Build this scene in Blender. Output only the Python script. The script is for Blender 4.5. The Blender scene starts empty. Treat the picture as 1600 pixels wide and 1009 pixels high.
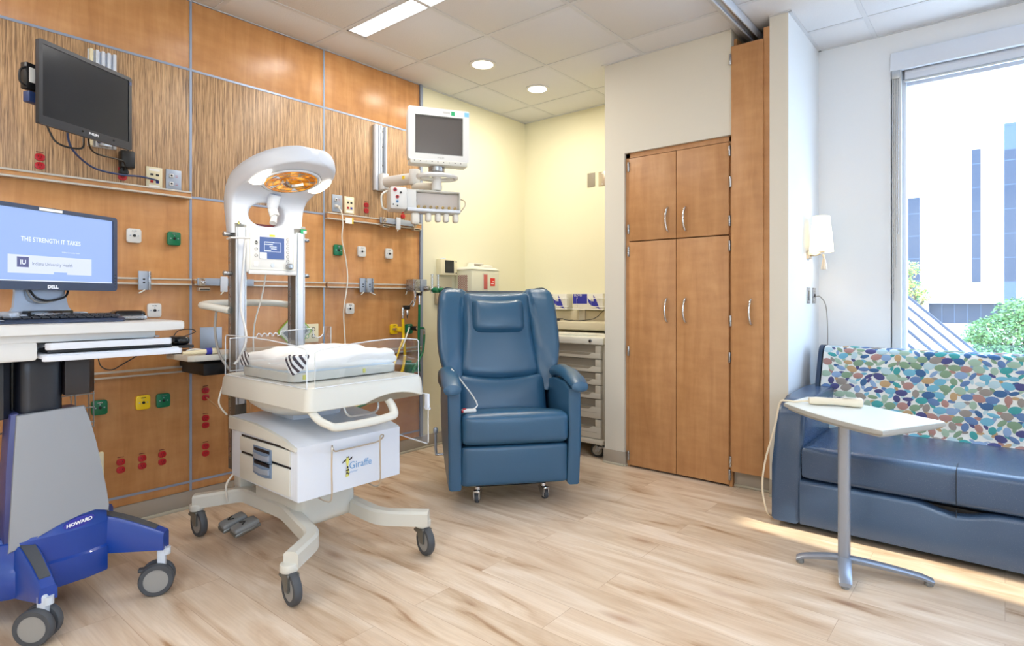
import bpy, bmesh, math, random
from mathutils import Vector, Matrix, noise
random.seed(7)
C = bpy.context.scene.collection
PI = math.pi
# ------------------------------------------------------------------ materials
MATS = {}
def srgb(r, g, b):
    f = lambda c: (c/255/12.92) if c/255 <= .04045 else ((c/255+.055)/1.055)**2.4
    return (f(r), f(g), f(b), 1)
def new_mat(name):
    m = bpy.data.materials.new(name); m.use_nodes = True
    nt = m.node_tree; b = nt.nodes['Principled BSDF']; MATS[name] = m
    return m, nt, b
def plain(name, col, rough=.5, metal=0, spec=.5, bump=0, bscale=60, coat=0, var=.0):
    m, nt, b = new_mat(name)
    b.inputs['Base Color'].default_value = srgb(*col)
    b.inputs['Roughness'].default_value = rough
    b.inputs['Metallic'].default_value = metal
    b.inputs['Specular IOR Level'].default_value = spec
    b.inputs['Coat Weight'].default_value = coat
    tc = nt.nodes.new('ShaderNodeTexCoord'); nz = nt.nodes.new('ShaderNodeTexNoise')
    nz.inputs['Scale'].default_value = bscale; nz.inputs['Detail'].default_value = 4
    nt.links.new(tc.outputs['Object'], nz.inputs['Vector'])
    rr = nt.nodes.new('ShaderNodeMapRange')
    rr.inputs['To Min'].default_value = max(0, rough-.05); rr.inputs['To Max'].default_value = min(1, rough+.05)
    nt.links.new(nz.outputs['Fac'], rr.inputs['Value']); nt.links.new(rr.outputs['Result'], b.inputs['Roughness'])
    if bump:
        bp = nt.nodes.new('ShaderNodeBump'); bp.inputs['Strength'].default_value = bump; bp.inputs['Distance'].default_value = .004
        nt.links.new(nz.outputs['Fac'], bp.inputs['Height']); nt.links.new(bp.outputs['Normal'], b.inputs['Normal'])
    return m
def emis(name, col, strength):
    m, nt, b = new_mat(name)
    b.inputs['Base Color'].default_value = (.02, .02, .02, 1)
    b.inputs['Emission Color'].default_value = srgb(*col); b.inputs['Emission Strength'].default_value = strength
    return m
def ramp(nt, stops):
    r = nt.nodes.new('ShaderNodeValToRGB'); e = r.color_ramp.elements
    e[0].position, e[0].color = stops[0]; e[1].position, e[1].color = stops[1]
    for p, c in stops[2:]:
        x = e.new(p); x.color = c
    return r
def wood(name, c1, c2, c3, scale=(9, 9, 1.2), fig=14, rough=.38):
    m, nt, b = new_mat(name); L = nt.links.new
    tc = nt.nodes.new('ShaderNodeTexCoord'); mp = nt.nodes.new('ShaderNodeMapping'); mp.inputs['Scale'].default_value = scale
    L(tc.outputs['Object'], mp.inputs['Vector'])
    n1 = nt.nodes.new('ShaderNodeTexNoise'); n1.inputs['Scale'].default_value = 1.6; n1.inputs['Detail'].default_value = 6; n1.inputs['Roughness'].default_value = .6; n1.inputs['Distortion'].default_value = .6
    L(mp.outputs['Vector'], n1.inputs['Vector'])
    n2 = nt.nodes.new('ShaderNodeTexNoise'); n2.inputs['Scale'].default_value = fig; n2.inputs['Detail'].default_value = 3
    mp2 = nt.nodes.new('ShaderNodeMapping'); mp2.inputs['Scale'].default_value = (.5, .5, 1.4)
    L(tc.outputs['Object'], mp2.inputs['Vector']); L(mp2.outputs['Vector'], n2.inputs['Vector'])
    mx = nt.nodes.new('ShaderNodeMath'); mx.operation = 'MULTIPLY_ADD'; mx.inputs[1].default_value = .35
    L(n2.outputs['Fac'], mx.inputs[0])
    m2 = nt.nodes.new('ShaderNodeMath'); m2.operation = 'MULTIPLY'; m2.inputs[1].default_value = .65
    L(n1.outputs['Fac'], m2.inputs[0]); L(m2.outputs[0], mx.inputs[2])
    r = ramp(nt, [(.36, srgb(*c1)), (.5, srgb(*c2)), (.66, srgb(*c3))])
    L(mx.outputs[0], r.inputs['Fac']); L(r.outputs['Color'], b.inputs['Base Color'])
    b.inputs['Roughness'].default_value = rough
    return m
wood('maple', (178, 124, 74), (192, 138, 86), (204, 152, 99), rough=.33)
wood('maple_door', (172, 124, 80), (184, 136, 90), (196, 149, 102), rough=.42)
def zebra(name):
    m, nt, b = new_mat(name); L = nt.links.new
    tc = nt.nodes.new('ShaderNodeTexCoord'); mp = nt.nodes.new('ShaderNodeMapping'); mp.inputs['Scale'].default_value = (1, 1, .018)
    L(tc.outputs['Object'], mp.inputs['Vector'])
    n1 = nt.nodes.new('ShaderNodeTexNoise'); n1.inputs['Scale'].default_value = 210; n1.inputs['Detail'].default_value = 4; n1.inputs['Roughness'].default_value = .75; n1.inputs['Distortion'].default_value = .3
    L(mp.outputs['Vector'], n1.inputs['Vector'])
    r = ramp(nt, [(.33, srgb(108, 86, 68)), (.43, srgb(152, 120, 88)), (.54, srgb(192, 154, 112)), (.68, srgb(214, 182, 142))])
    n2 = nt.nodes.new('ShaderNodeTexNoise'); n2.inputs['Scale'].default_value = 430; n2.inputs['Detail'].default_value = 2
    mpb = nt.nodes.new('ShaderNodeMapping'); mpb.inputs['Scale'].default_value = (1, 1, .03); mpb.inputs['Location'].default_value = (3, 5, 0)
    L(tc.outputs['Object'], mpb.inputs['Vector']); L(mpb.outputs['Vector'], n2.inputs['Vector'])
    r2 = ramp(nt, [(.34, (.38, .36, .36, 1)), (.46, (1, 1, 1, 1))]); L(n2.outputs['Fac'], r2.inputs['Fac'])
    mz = nt.nodes.new('ShaderNodeMix'); mz.data_type = 'RGBA'; mz.blend_type = 'MULTIPLY'; mz.inputs[0].default_value = .75
    L(n1.outputs['Fac'], r.inputs['Fac']); L(r.outputs['Color'], mz.inputs[6]); L(r2.outputs['Color'], mz.inputs[7]); L(mz.outputs[2], b.inputs['Base Color'])
    b.inputs['Roughness'].default_value = .45
zebra('zebra_laminate')
def floor_mat():
    m, nt, b = new_mat('plank_floor'); L = nt.links.new
    tc = nt.nodes.new('ShaderNodeTexCoord')
    bk = nt.nodes.new('ShaderNodeTexBrick')
    bk.offset = .37; bk.inputs['Scale'].default_value = 1; bk.inputs['Brick Width'].default_value = 1.22; bk.inputs['Row Height'].default_value = .18
    bk.inputs['Mortar Size'].default_value = .0011; bk.inputs['Mortar Smooth'].default_value = .1; bk.inputs['Bias'].default_value = 0
    bk.inputs['Color1'].default_value = (.0, .0, .0, 1); bk.inputs['Color2'].default_value = (1, 1, 1, 1); bk.inputs['Mortar'].default_value = (.3, .3, .3, 1)
    L(tc.outputs['Object'], bk.inputs['Vector'])
    # per-plank shift of the grain
    sh = nt.nodes.new('ShaderNodeVectorMath'); sh.operation = 'MULTIPLY_ADD'
    L(bk.outputs['Color'], sh.inputs[0]); sh.inputs[1].default_value = (7, 13, 3)
    mp = nt.nodes.new('ShaderNodeMapping'); mp.inputs['Scale'].default_value = (1.0, 6, 1)
    L(tc.outputs['Object'], mp.inputs['Vector']); L(mp.outputs['Vector'], sh.inputs[2])
    n1 = nt.nodes.new('ShaderNodeTexNoise'); n1.inputs['Scale'].default_value = 1.7; n1.inputs['Detail'].default_value = 7; n1.inputs['Roughness'].default_value = .52; n1.inputs['Distortion'].default_value = 1.0
    L(sh.outputs[0], n1.inputs['Vector'])
    r = ramp(nt, [(.27, srgb(168, 134, 104)), (.39, srgb(206, 182, 156)), (.54, srgb(221, 202, 180)), (.72, srgb(234, 220, 204))])
    L(n1.outputs['Fac'], r.inputs['Fac'])
    # fine grain
    mp3 = nt.nodes.new('ShaderNodeMapping'); mp3.inputs['Scale'].default_value = (3, 70, 1); L(tc.outputs['Object'], mp3.inputs['Vector'])
    n3 = nt.nodes.new('ShaderNodeTexNoise'); n3.inputs['Scale'].default_value = 2; n3.inputs['Detail'].default_value = 3; L(mp3.outputs['Vector'], n3.inputs['Vector'])
    r3 = ramp(nt, [(.3, (.86, .84, .82, 1)), (.6, (1, 1, 1, 1))]); L(n3.outputs['Fac'], r3.inputs['Fac'])
    mu = nt.nodes.new('ShaderNodeMix'); mu.data_type = 'RGBA'; mu.blend_type = 'MULTIPLY'; mu.inputs[0].default_value = .65
    L(r.outputs['Color'], mu.inputs[6]); L(r3.outputs['Color'], mu.inputs[7])
    # plank tone
    r4 = ramp(nt, [(0, (.90, .89, .87, 1)), (1, (1, 1, 1, 1))]); L(bk.outputs['Color'], r4.inputs['Fac'])
    mu2 = nt.nodes.new('ShaderNodeMix'); mu2.data_type = 'RGBA'; mu2.blend_type = 'MULTIPLY'; mu2.inputs[0].default_value = 1
    L(mu.outputs[2], mu2.inputs[6]); L(r4.outputs['Color'], mu2.inputs[7])
    # knots
    vo = nt.nodes.new('ShaderNodeTexVoronoi'); vo.inputs['Scale'].default_value = 1.0
    mp4 = nt.nodes.new('ShaderNodeMapping'); mp4.inputs['Scale'].default_value = (1.5, 5, 1); L(tc.outputs['Object'], mp4.inputs['Vector']); L(mp4.outputs['Vector'], vo.inputs['Vector'])
    r5 = ramp(nt, [(.02, srgb(178, 132, 96)), (.15, (1, 1, 1, 1))]); L(vo.outputs['Distance'], r5.inputs['Fac'])
    mu3 = nt.nodes.new('ShaderNodeMix'); mu3.data_type = 'RGBA'; mu3.blend_type = 'MULTIPLY'; mu3.inputs[0].default_value = .55
    L(mu2.outputs[2], mu3.inputs[6]); L(r5.outputs['Color'], mu3.inputs[7])
    # seams
    mu4 = nt.nodes.new('ShaderNodeMix'); mu4.data_type = 'RGBA'
    sf = nt.nodes.new('ShaderNodeMath'); sf.operation = 'MULTIPLY'; sf.inputs[1].default_value = .45; L(bk.outputs['Fac'], sf.inputs[0])
    L(sf.outputs[0], mu4.inputs[0]); L(mu3.outputs[2], mu4.inputs[6]); mu4.inputs[7].default_value = srgb(150, 115, 88)
    L(mu4.outputs[2], b.inputs['Base Color'])
    b.inputs['Roughness'].default_value = .36; b.inputs['Specular IOR Level'].default_value = .4
    bp = nt.nodes.new('ShaderNodeBump'); bp.inputs['Strength'].default_value = .15; bp.inputs['Distance'].default_value = .002
    L(n3.outputs['Fac'], bp.inputs['Height']); L(bp.outputs['Normal'], b.inputs['Normal'])
floor_mat()
def glassy(name, tint, refl, rough=.02):
    m, nt, b = new_mat(name); nt.nodes.remove(b); L = nt.links.new
    out = nt.nodes['Material Output']; t = nt.nodes.new('ShaderNodeBsdfTransparent'); t.inputs['Color'].default_value = (*tint, 1)
    g = nt.nodes.new('ShaderNodeBsdfGlossy'); g.inputs['Roughness'].default_value = rough; g.inputs['Color'].default_value = (.9, .95, 1, 1)
    mx = nt.nodes.new('ShaderNodeMixShader'); mx.inputs[0].default_value = refl
    L(t.outputs[0], mx.inputs[1]); L(g.outputs[0], mx.inputs[2]); L(mx.outputs[0], out.inputs['Surface'])
glassy('window_glass', (.93, .97, 1), .05)
glassy('acrylic', (.95, .965, .98), .07)
def edge_mat():
    m, nt, b = new_mat('acrylic_edge'); L = nt.links.new
    out = nt.nodes['Material Output']; t = nt.nodes.new('ShaderNodeBsdfTransparent')
    mx = nt.nodes.new('ShaderNodeMixShader'); mx.inputs[0].default_value = .62
    b.inputs['Base Color'].default_value = srgb(236, 242, 248); b.inputs['Roughness'].default_value = .15
    L(t.outputs[0], mx.inputs[1]); L(b.outputs[0], mx.inputs[2]); L(mx.outputs[0], out.inputs['Surface'])
edge_mat()
plain('wall_lamplit', (228, 224, 196), .85, bump=.08, bscale=220)  # warmth of the downlights put into the wall colour
plain('wall_beige', (214, 211, 200), .85, bump=.08, bscale=220)
plain('wall_daylit', (227, 230, 233), .85, bump=.08, bscale=220)  # brighter, cooler wall tone: daylight put into the colour
plain('ceiling_tile', (214, 215, 218), .9, bump=.35, bscale=160)
plain('ceiling_grid', (204, 206, 210), .5)
plain('base_vinyl', (168, 160, 148), .5)
plain('base_toe', (186, 182, 166), .5)
plain('alu_trim', (150, 162, 184), .4, metal=.25)
plain('rail_edge', (204, 198, 188), .35, metal=.3)
plain('alu', (190, 196, 202), .3, metal=.85)
plain('alu_dark', (120, 120, 116), .35, metal=.7)
plain('steel', (170, 172, 176), .28, metal=.9)
plain('chrome', (215, 216, 220), .12, metal=1)
plain('steel_blue', (165, 176, 192), .4, metal=.35)
plain('white_plastic', (212, 213, 212), .35, spec=.5)
plain('warm_white', (206, 206, 198), .35)
plain('blue_white', (212, 219, 230), .35)
plain('cream_plastic', (228, 219, 186), .4)
plain('grey_plate', (150, 160, 176), .4, metal=.2)
plain('outlet_red', (176, 24, 34), .35)
plain('dark_red', (96, 14, 24), .3)
plain('gas_green', (8, 112, 74), .35)
plain('gas_yellow', (238, 200, 18), .35)
plain('black', (20, 20, 22), .4)
plain('black_gloss', (14, 16, 20), .18)
plain('monitor_black', (26, 30, 40), .35)
plain('monitor_navy', (52, 64, 88), .4)
plain('screen_off', (36, 40, 46), .16)
plain('screen_off_warm', (84, 80, 78), .2)
plain('rubber', (70, 74, 80), .6)
plain('wheel_grey', (146, 146, 144), .45)
plain('cart_blue', (18, 62, 150), .3, coat=.2)
plain('cart_grey', (140, 146, 154), .45)
plain('cart_purple', (60, 66, 122), .4)
plain('desk_white', (206, 208, 208), .4)
plain('dark_box', (36, 34, 38), .4)
plain('pedal_grey', (126, 130, 132), .5)
plain('handle_blue', (110, 130, 156), .4)
plain('vinyl_blue', (44, 86, 118), .30, spec=.55, bump=.12, bscale=380)
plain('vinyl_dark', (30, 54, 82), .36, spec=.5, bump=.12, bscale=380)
plain('sofa_vinyl', (60, 82, 112), .26, spec=.55, bump=.12, bscale=380)
plain('seam_dark', (16, 34, 54), .6)
plain('sheet', (244, 243, 240), .8, bump=.3, bscale=40)
plain('sheet_blue', (214, 226, 236), .8)
plain('table_top', (226, 232, 228), .35)
plain('table_edge', (170, 172, 170), .4)
plain('table_metal', (158, 166, 180), .35, metal=.55)
plain('ivory', (228, 220, 200), .35)
plain('cart_drawer', (196, 190, 176), .4)
plain('cart_drawer_dark', (142, 134, 120), .45)
plain('cart_top', (222, 220, 208), .35)
plain('counter', (204, 194, 168), .4)
plain('sharps', (214, 212, 190), .4)
plain('sharps_red', (192, 96, 88), .4)
plain('label_red', (214, 40, 30), .5)
plain('paper', (240, 240, 236), .7)
plain('box_blue', (44, 50, 158), .5)
plain('box_white', (222, 220, 210), .5)
plain('sticker_green', (30, 150, 96), .5)
plain('sticker_cyan', (120, 180, 210), .5)
plain('sticker_yellow', (236, 204, 40), .5)
plain('logo_blue', (110, 160, 206), .5)
plain('logo_pale', (196, 206, 218), .5)
plain('giraffe_yellow', (216, 212, 108), .5)
plain('cable_blue', (38, 58, 104), .5)
plain('cable_grey', (150, 148, 144), .5)
plain('cable_white', (224, 222, 214), .45)
plain('cable_tan', (196, 150, 104), .5)
plain('rack_face', (206, 198, 192), .4)
plain('knob_gold', (206, 168, 84), .35, metal=.4)
plain('card_green', (140, 176, 60), .6)
plain('card_grey', (190, 194, 188), .6)
plain('card_dark', (110, 118, 124), .6)
plain('nickel', (196, 184, 166), .3, metal=.8)
plain('shade_fabric', (250, 240, 218), .8)
plain('facade', (236, 238, 240), .8)
plain('facade_glass', (34, 46, 66), .4)
plain('facade_glass_light', (64, 80, 102), .5)
plain('roof_metal', (232, 236, 242), .45)
plain('roof_seam', (44, 54, 72), .6)
plain('bark', (96, 82, 66), .8)
plain('leaf', (100, 138, 76), .6)
plain('leaf_dark', (92, 132, 84), .6)
plain('ground', (168, 168, 164), .9)
plain('text_white', (236, 240, 246), .5)
emis('lens_warm', (255, 250, 240), 5)
emis('lens_cool', (250, 252, 255), 4)
emis('warm_bulb', (255, 240, 215), 6)
emis('screen_blue', (84, 120, 196), .75)
emis('screen_lit', (160, 190, 250), 1.0)
emis('screen_card', (226, 236, 255), 1.0)
emis('screen_text', (235, 242, 255), 1.15)
emis('screen_ink', (120, 138, 176), .9)
emis('screen_logo', (96, 102, 160), .8)
def shade_mat():
    m, nt, b = new_mat('lamp_shade_mat')
    b.inputs['Base Color'].default_value = srgb(250, 240, 215); b.inputs['Roughness'].default_value = .8
    b.inputs['Emission Color'].default_value = srgb(255, 240, 205); b.inputs['Emission Strength'].default_value = .75
shade_mat()
def amber():
    m, nt, b = new_mat('amber_reflector'); L = nt.links.new
    tc = nt.nodes.new('ShaderNodeTexCoord'); v = nt.nodes.new('ShaderNodeTexVoronoi'); v.inputs['Scale'].default_value = 26
    L(tc.outputs['Object'], v.inputs['Vector'])
    r = ramp(nt, [(.0, srgb(255, 224, 140)), (.3, srgb(236, 164, 50)), (.7, srgb(170, 100, 20))]); L(v.outputs['Distance'], r.inputs['Fac'])
    L(r.outputs['Color'], b.inputs['Base Color']); b.inputs['Metallic'].default_value = .7; b.inputs['Roughness'].default_value = .22
    L(r.outputs['Color'], b.inputs['Emission Color']); b.inputs['Emission Strength'].default_value = .7  # golden glow put into the reflector as emission
amber()
plain('amber_facet', (240, 170, 60), .25, metal=.8)
def stripes():
    m, nt, b = new_mat('striped_cloth'); L = nt.links.new
    tc = nt.nodes.new('ShaderNodeTexCoord'); w = nt.nodes.new('ShaderNodeTexWave'); w.bands_direction = 'DIAGONAL'
    w.inputs['Scale'].default_value = 20; w.inputs['Distortion'].default_value = .6
    L(tc.outputs['Object'], w.inputs['Vector'])
    r = ramp(nt, [(.45, srgb(46, 48, 66)), (.55, srgb(240, 240, 240))]); L(w.outputs['Fac'], r.inputs['Fac'])
    L(r.outputs['Color'], b.inputs['Base Color']); b.inputs['Roughness'].default_value = .85
stripes()
PATTERN = [(170, 198, 208), (52, 150, 152), (86, 120, 168), (62, 66, 122), (150, 178, 160), (164, 124, 118), (128, 158, 196), (140, 134, 128), (44, 92, 140), (120, 150, 122), (178, 150, 110), (104, 170, 196)]
for i, c in enumerate(PATTERN): plain('oval_%d' % i, c, .6)
plain('sofa_white', (222, 226, 224), .6)
def lattice_red():
    m, nt, b = new_mat('red_lattice'); L = nt.links.new
    tc = nt.nodes.new('ShaderNodeTexCoord'); ck = nt.nodes.new('ShaderNodeTexChecker'); ck.inputs['Scale'].default_value = 110
    ck.inputs['Color1'].default_value = srgb(120, 40, 44); ck.inputs['Color2'].default_value = srgb(200, 190, 176)
    L(tc.outputs['Object'], ck.inputs['Vector']); L(ck.outputs['Color'], b.inputs['Base Color'])
lattice_red()

# ------------------------------------------------------------------ mesh helpers
class MB:
    def __init__(s): s.bm = bmesh.new(); s.names = []
    def mi(s, m):
        if m not in s.names: s.names.append(m)
        return s.names.index(m)
    def _fin(s, faces, m):
        i = s.mi(m)
        for f in faces: f.material_index = i; f.smooth = True
    def _tmp(s, t, m, M=None):
        """merge a temp bmesh"""
        if M is not None: bmesh.ops.transform(t, matrix=M, verts=t.verts)
        i = s.mi(m); vm = {}
        for v in t.verts: vm[v] = s.bm.verts.new(v.co)
        for f in t.faces:
            try: nf = s.bm.faces.new([vm[v] for v in f.verts])
            except ValueError: continue
            nf.material_index = i; nf.smooth = True
        t.free()
    def box(s, c, d, m, bev=0, M=None, seg=2):
        t = bmesh.new(); bmesh.ops.create_cube(t, size=1)
        bmesh.ops.scale(t, vec=Vector(d), verts=t.verts)
        if bev: bmesh.ops.bevel(t, geom=list(t.edges), offset=min(bev, min(d)*.49), segments=seg, affect='EDGES', profile=.5)
        T = Matrix.Translation(Vector(c)) @ (M or Matrix.Identity(4))
        s._tmp(t, m, T)
    def span(s, a, b, m, bev=0):
        s.box([(a[i]+b[i])/2 for i in range(3)], [abs(b[i]-a[i]) for i in range(3)], m, bev)
    def rbox(s, c, d, r, m, puff=(0, 0, 0), n=9, M=None, fn=None):
        t = bmesh.new(); bmesh.ops.create_cube(t, size=2)
        bmesh.ops.subdivide_edges(t, edges=list(t.edges), cuts=n, use_grid_fill=True)
        h = [x/2 for x in d]
        for v in t.verts:
            u = v.co.copy()
            # concentrate samples towards the rims
            q = Vector([math.copysign(abs(a)**.7, a) for a in u])
            p = Vector([q[i]*h[i] for i in range(3)])
            rr = min(r, min(h)*.98)
            inner = Vector([max(-(h[i]-rr), min(h[i]-rr, p[i])) for i in range(3)])
            dv = p-inner
            if dv.length > 1e-9: p = inner+dv.normalized()*rr
            for i in range(3):
                j, k = (i+1) % 3, (i+2) % 3
                p[i] += math.copysign(1, u[i])*(abs(u[i]) > .5)*abs(u[i])**3*puff[i]*(1-q[j]**2)*(1-q[k]**2)
            if fn: p = Vector(fn(p))
            v.co = p
        s._tmp(t, m, Matrix.Translation(Vector(c)) @ (M or Matrix.Identity(4)))
    def cyl(s, a, b, r, m, r2=None, seg=16, cap=True, bev=0):
        a, b = Vector(a), Vector(b); r2 = r if r2 is None else r2
        L = (b-a).length; t = bmesh.new()
        bmesh.ops.create_cone(t, cap_ends=cap, cap_tris=False, segments=seg, radius1=max(r, 1e-5), radius2=max(r2, 1e-5), depth=L)
        if bev:
            es = [e for e in t.edges if e.is_manifold and any(len(f.verts) > 4 for f in e.link_faces)]
            bmesh.ops.bevel(t, geom=es, offset=bev, segments=2, affect='EDGES', profile=.5)
        q = (b-a).to_track_quat('Z', 'Y').to_matrix().to_4x4()
        s._tmp(t, m, Matrix.Translation((a+b)/2) @ q)
    def tube(s, pts, r, m, seg=8, smooth=True, res=6, closed=False, flat=None):
        P = [Vector(p) for p in pts]
        if smooth and len(P) > 2:
            Q = []
            n = len(P)
            for i in range(n-1 if not closed else n):
                g = lambda k: P[k % n] if closed else P[max(0, min(n-1, k))]
                p0, p1, p2, p3 = g(i-1), g(i), g(i+1), g(i+2)
                for j in range(res):
                    t = j/res
                    Q.append(.5*((2*p1)+(-p0+p2)*t+(2*p0-5*p1+4*p2-p3)*t*t+(-p0+3*p1-3*p2+p3)*t**3))
            if not closed: Q.append(P[-1])
            P = Q
        n = len(P); rings = []
        up = None
        for i, p in enumerate(P):
            if closed: tg = P[(i+1) % n]-P[i-1]
            else: tg = P[min(n-1, i+1)]-P[max(0, i-1)]
            if tg.length < 1e-9: tg = Vector((0, 0, 1))
            tg.normalize()
            if up is None: up = Vector((0, 0, 1)) if abs(tg.z) < .9 else Vector((0, 1, 0))
            x = tg.cross(up)
            if x.length < 1e-4: x = tg.cross(Vector((1, 0, 0)))
            x.normalize(); y = x.cross(tg).normalized(); up = y
            ra, rb = (r, r) if flat is None else flat
            rr = r(i/(n-1)) if callable(r) else None
            if rr is not None: ra = rb = rr
            rings.append([s.bm.verts.new(p+x*math.cos(2*PI*k/seg)*ra+y*math.sin(2*PI*k/seg)*rb) for k in range(seg)])
        fs = []
        for i in range(n if closed else n-1):
            A, B = rings[i], rings[(i+1) % n]
            for k in range(seg): fs.append(s.bm.faces.new([A[k], A[(k+1) % seg], B[(k+1) % seg], B[k]]))
        if not closed:
            fs.append(s.bm.faces.new(rings[0])); fs.append(s.bm.faces.new(rings[-1][::-1]))
        s._fin(fs, m)
    def loft(s, rings, m, cap=True, closed=True):
        R = [[s.bm.verts.new(Vector(p)) for p in r] for r in rings]; fs = []
        n = len(R[0])
        for i in range(len(R)-1):
            for k in range(n if closed else n-1):
                fs.append(s.bm.faces.new([R[i][k], R[i][(k+1) % n], R[i+1][(k+1) % n], R[i+1][k]]))
        if cap and closed: fs.append(s.bm.faces.new(R[0][::-1])); fs.append(s.bm.faces.new(R[-1]))
        s._fin(fs, m)
    def lathe(s, prof, c, m, seg=24, axis=(0, 0, 1), sx=1, sy=1, cap=True):
        q = Vector(axis).to_track_quat('Z', 'Y').to_matrix(); c = Vector(c)
        s.loft([[c+q @ Vector((r*math.cos(2*PI*k/seg)*sx, r*math.sin(2*PI*k/seg)*sy, z)) for k in range(seg)] for r, z in [(max(r, 1e-4), z) for r, z in prof]], m, cap=cap)
    def prism(s, poly, fn, t0, t1, m, bev=0, bseg=2):
        """poly: 2D outline; fn(u,v,t) -> 3D"""
        t = bmesh.new(); n = len(poly)
        A = [t.verts.new(Vector((u, v, 0))) for u, v in poly]; B = [t.verts.new(Vector((u, v, 1))) for u, v in poly]
        t.faces.new(A[::-1]); t.faces.new(B)
        for k in range(n): t.faces.new([A[k], A[(k+1) % n], B[(k+1) % n], B[k]])
        for v in t.verts: v.co = Vector(fn(v.co.x, v.co.y, t0+(t1-t0)*v.co.z))
        if bev:
            es = [e for e in t.edges if any(len(f.verts) == n and n != 4 for f in e.link_faces)] if n != 4 else list(t.edges)
            bmesh.ops.bevel(t, geom=es, offset=bev, segments=bseg, affect='EDGES', profile=.5)
        s._tmp(t, m)
    def holed(s, outer, holes, fn, t0, t1, m, sub=0):
        """plate with holes, thickness t0..t1, fn(u,v,t) -> 3D"""
        t = bmesh.new(); loops = []
        for lp in [outer]+holes:
            vs = [t.verts.new((u, v, 0)) for u, v in lp]; loops.append(vs)
            for k in range(len(vs)): t.edges.new((vs[k], vs[(k+1) % len(vs)]))
        bmesh.ops.triangle_fill(t, use_beauty=True, use_dissolve=False, edges=list(t.edges))
        if sub: bmesh.ops.subdivide_edges(t, edges=[e for e in t.edges], cuts=sub)
        r = bmesh.ops.extrude_face_region(t, geom=list(t.faces))
        for v in r['geom']:
            if isinstance(v, bmesh.types.BMVert): v.co.z = 1
        bmesh.ops.recalc_face_normals(t, faces=list(t.faces))
        for v in t.verts: v.co = Vector(fn(v.co.x, v.co.y, t0+(t1-t0)*v.co.z))
        s._tmp(t, m)
    def poly(s, pts, m):
        f = s.bm.faces.new([s.bm.verts.new(Vector(p)) for p in pts]); s._fin([f], m)
    def fan(s, pts, c, m):
        cv = s.bm.verts.new(Vector(c)); vs = [s.bm.verts.new(Vector(p)) for p in pts]; n = len(vs)
        s._fin([s.bm.faces.new([cv, vs[k], vs[(k+1) % n]]) for k in range(n)], m)
    def text(s, body, size, o, ux, uy, m, align='LEFT', sx=1, eps=.0006, bold=0):
        cu = bpy.data.curves.new('t', 'FONT'); cu.body = body; cu.size = size; cu.align_x = align; cu.offset = bold; cu.resolution_u = 3
        ob = bpy.data.objects.new('t', cu); me = ob.to_mesh()
        o, ux, uy = Vector(o), Vector(ux).normalized(), Vector(uy).normalized(); nn = ux.cross(uy)
        vs = [s.bm.verts.new(o+ux*v.co.x*sx+uy*v.co.y+nn*eps) for v in me.vertices]; fs = []
        for p in me.polygons:
            try: fs.append(s.bm.faces.new([vs[i] for i in p.vertices]))
            except ValueError: pass
        s._fin(fs, m); ob.to_mesh_clear(); bpy.data.objects.remove(ob); bpy.data.curves.remove(cu)
    def build(s, name, parent=None, local=True, recalc=True, sharp=38):
        if recalc: bmesh.ops.recalc_face_normals(s.bm, faces=list(s.bm.faces))
        for e in s.bm.edges:
            if len(e.link_faces) == 2 and e.calc_face_angle(0) > math.radians(sharp): e.smooth = False
        me = bpy.data.meshes.new(name)
        if parent is not None and not local: bmesh.ops.transform(s.bm, matrix=WM[parent.name].inverted(), verts=s.bm.verts)
        s.bm.to_mesh(me); s.bm.free()
        for n in s.names: me.materials.append(MATS[n])
        o = bpy.data.objects.new(name, me); C.objects.link(o)
        if parent is not None:
            o.parent = parent; WM[o.name] = WM[parent.name]
        else: WM[o.name] = Matrix.Identity(4)
        return o
WM = {}
def tag(o, label, cat, group=None, kind=None):
    o['label'] = label; o['category'] = cat
    if group: o['group'] = group
    if kind: o['kind'] = kind
    return o
def thing(name, label, cat, loc=(0, 0, 0), rz=0, group=None):
    o = bpy.data.objects.new(name, None); C.objects.link(o); o.empty_display_size = .05
    o.location = loc; o.rotation_euler = (0, 0, rz); tag(o, label, cat, group)
    WM[o.name] = Matrix.Translation(Vector(loc)) @ Matrix.Rotation(rz, 4, 'Z')
    return o
def struct(name, mb, **k):
    o = mb.build(name, **k); o['kind'] = 'structure'; return o
def copy_tree(o, loc=None, rz=None, label=None, group=None, parent=None):
    c = o.copy(); C.objects.link(c)
    if parent is not None: c.parent = parent
    if loc is not None: c.location = loc
    if rz is not None: c.rotation_euler = (0, 0, rz)
    if label: c['label'] = label
    if group: c['group'] = group
    for ch in list(o.children): copy_tree(ch, parent=c)
    WM[c.name] = Matrix.Translation(c.location) @ Matrix.Rotation(c.rotation_euler.z, 4, 'Z')
    return c
def fanpoly(n, f): return [f(i/n) for i in range(n)]
def ellipse2(cx, cy, a, b, n=24, e=2): 
    out = []
    for k in range(n):
        c, s_ = math.cos(2*PI*k/n), math.sin(2*PI*k/n)
        out.append((cx+a*math.copysign(abs(c)**(2/e), c), cy+b*math.copysign(abs(s_)**(2/e), s_)))
    return out
def rrect(cx, cy, w, h, r, n=4):
    out = []
    for qx, qy, a0 in ((1, 1, 0), (-1, 1, 90), (-1, -1, 180), (1, -1, 270)):
        for k in range(n+1):
            a = math.radians(a0+90*k/n); out.append((cx+qx*(w/2-r)+r*math.cos(a), cy+qy*(h/2-r)+r*math.sin(a)))
    return out
fYZ = lambda x0: (lambda u, v, t: (x0+t, u, v))      # plate on a +X facing wall
fXZ = lambda y0: (lambda u, v, t: (u, y0-t, v))      # plate on a -Y facing wall
fXY = lambda u, v, t: (u, v, t)

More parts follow.
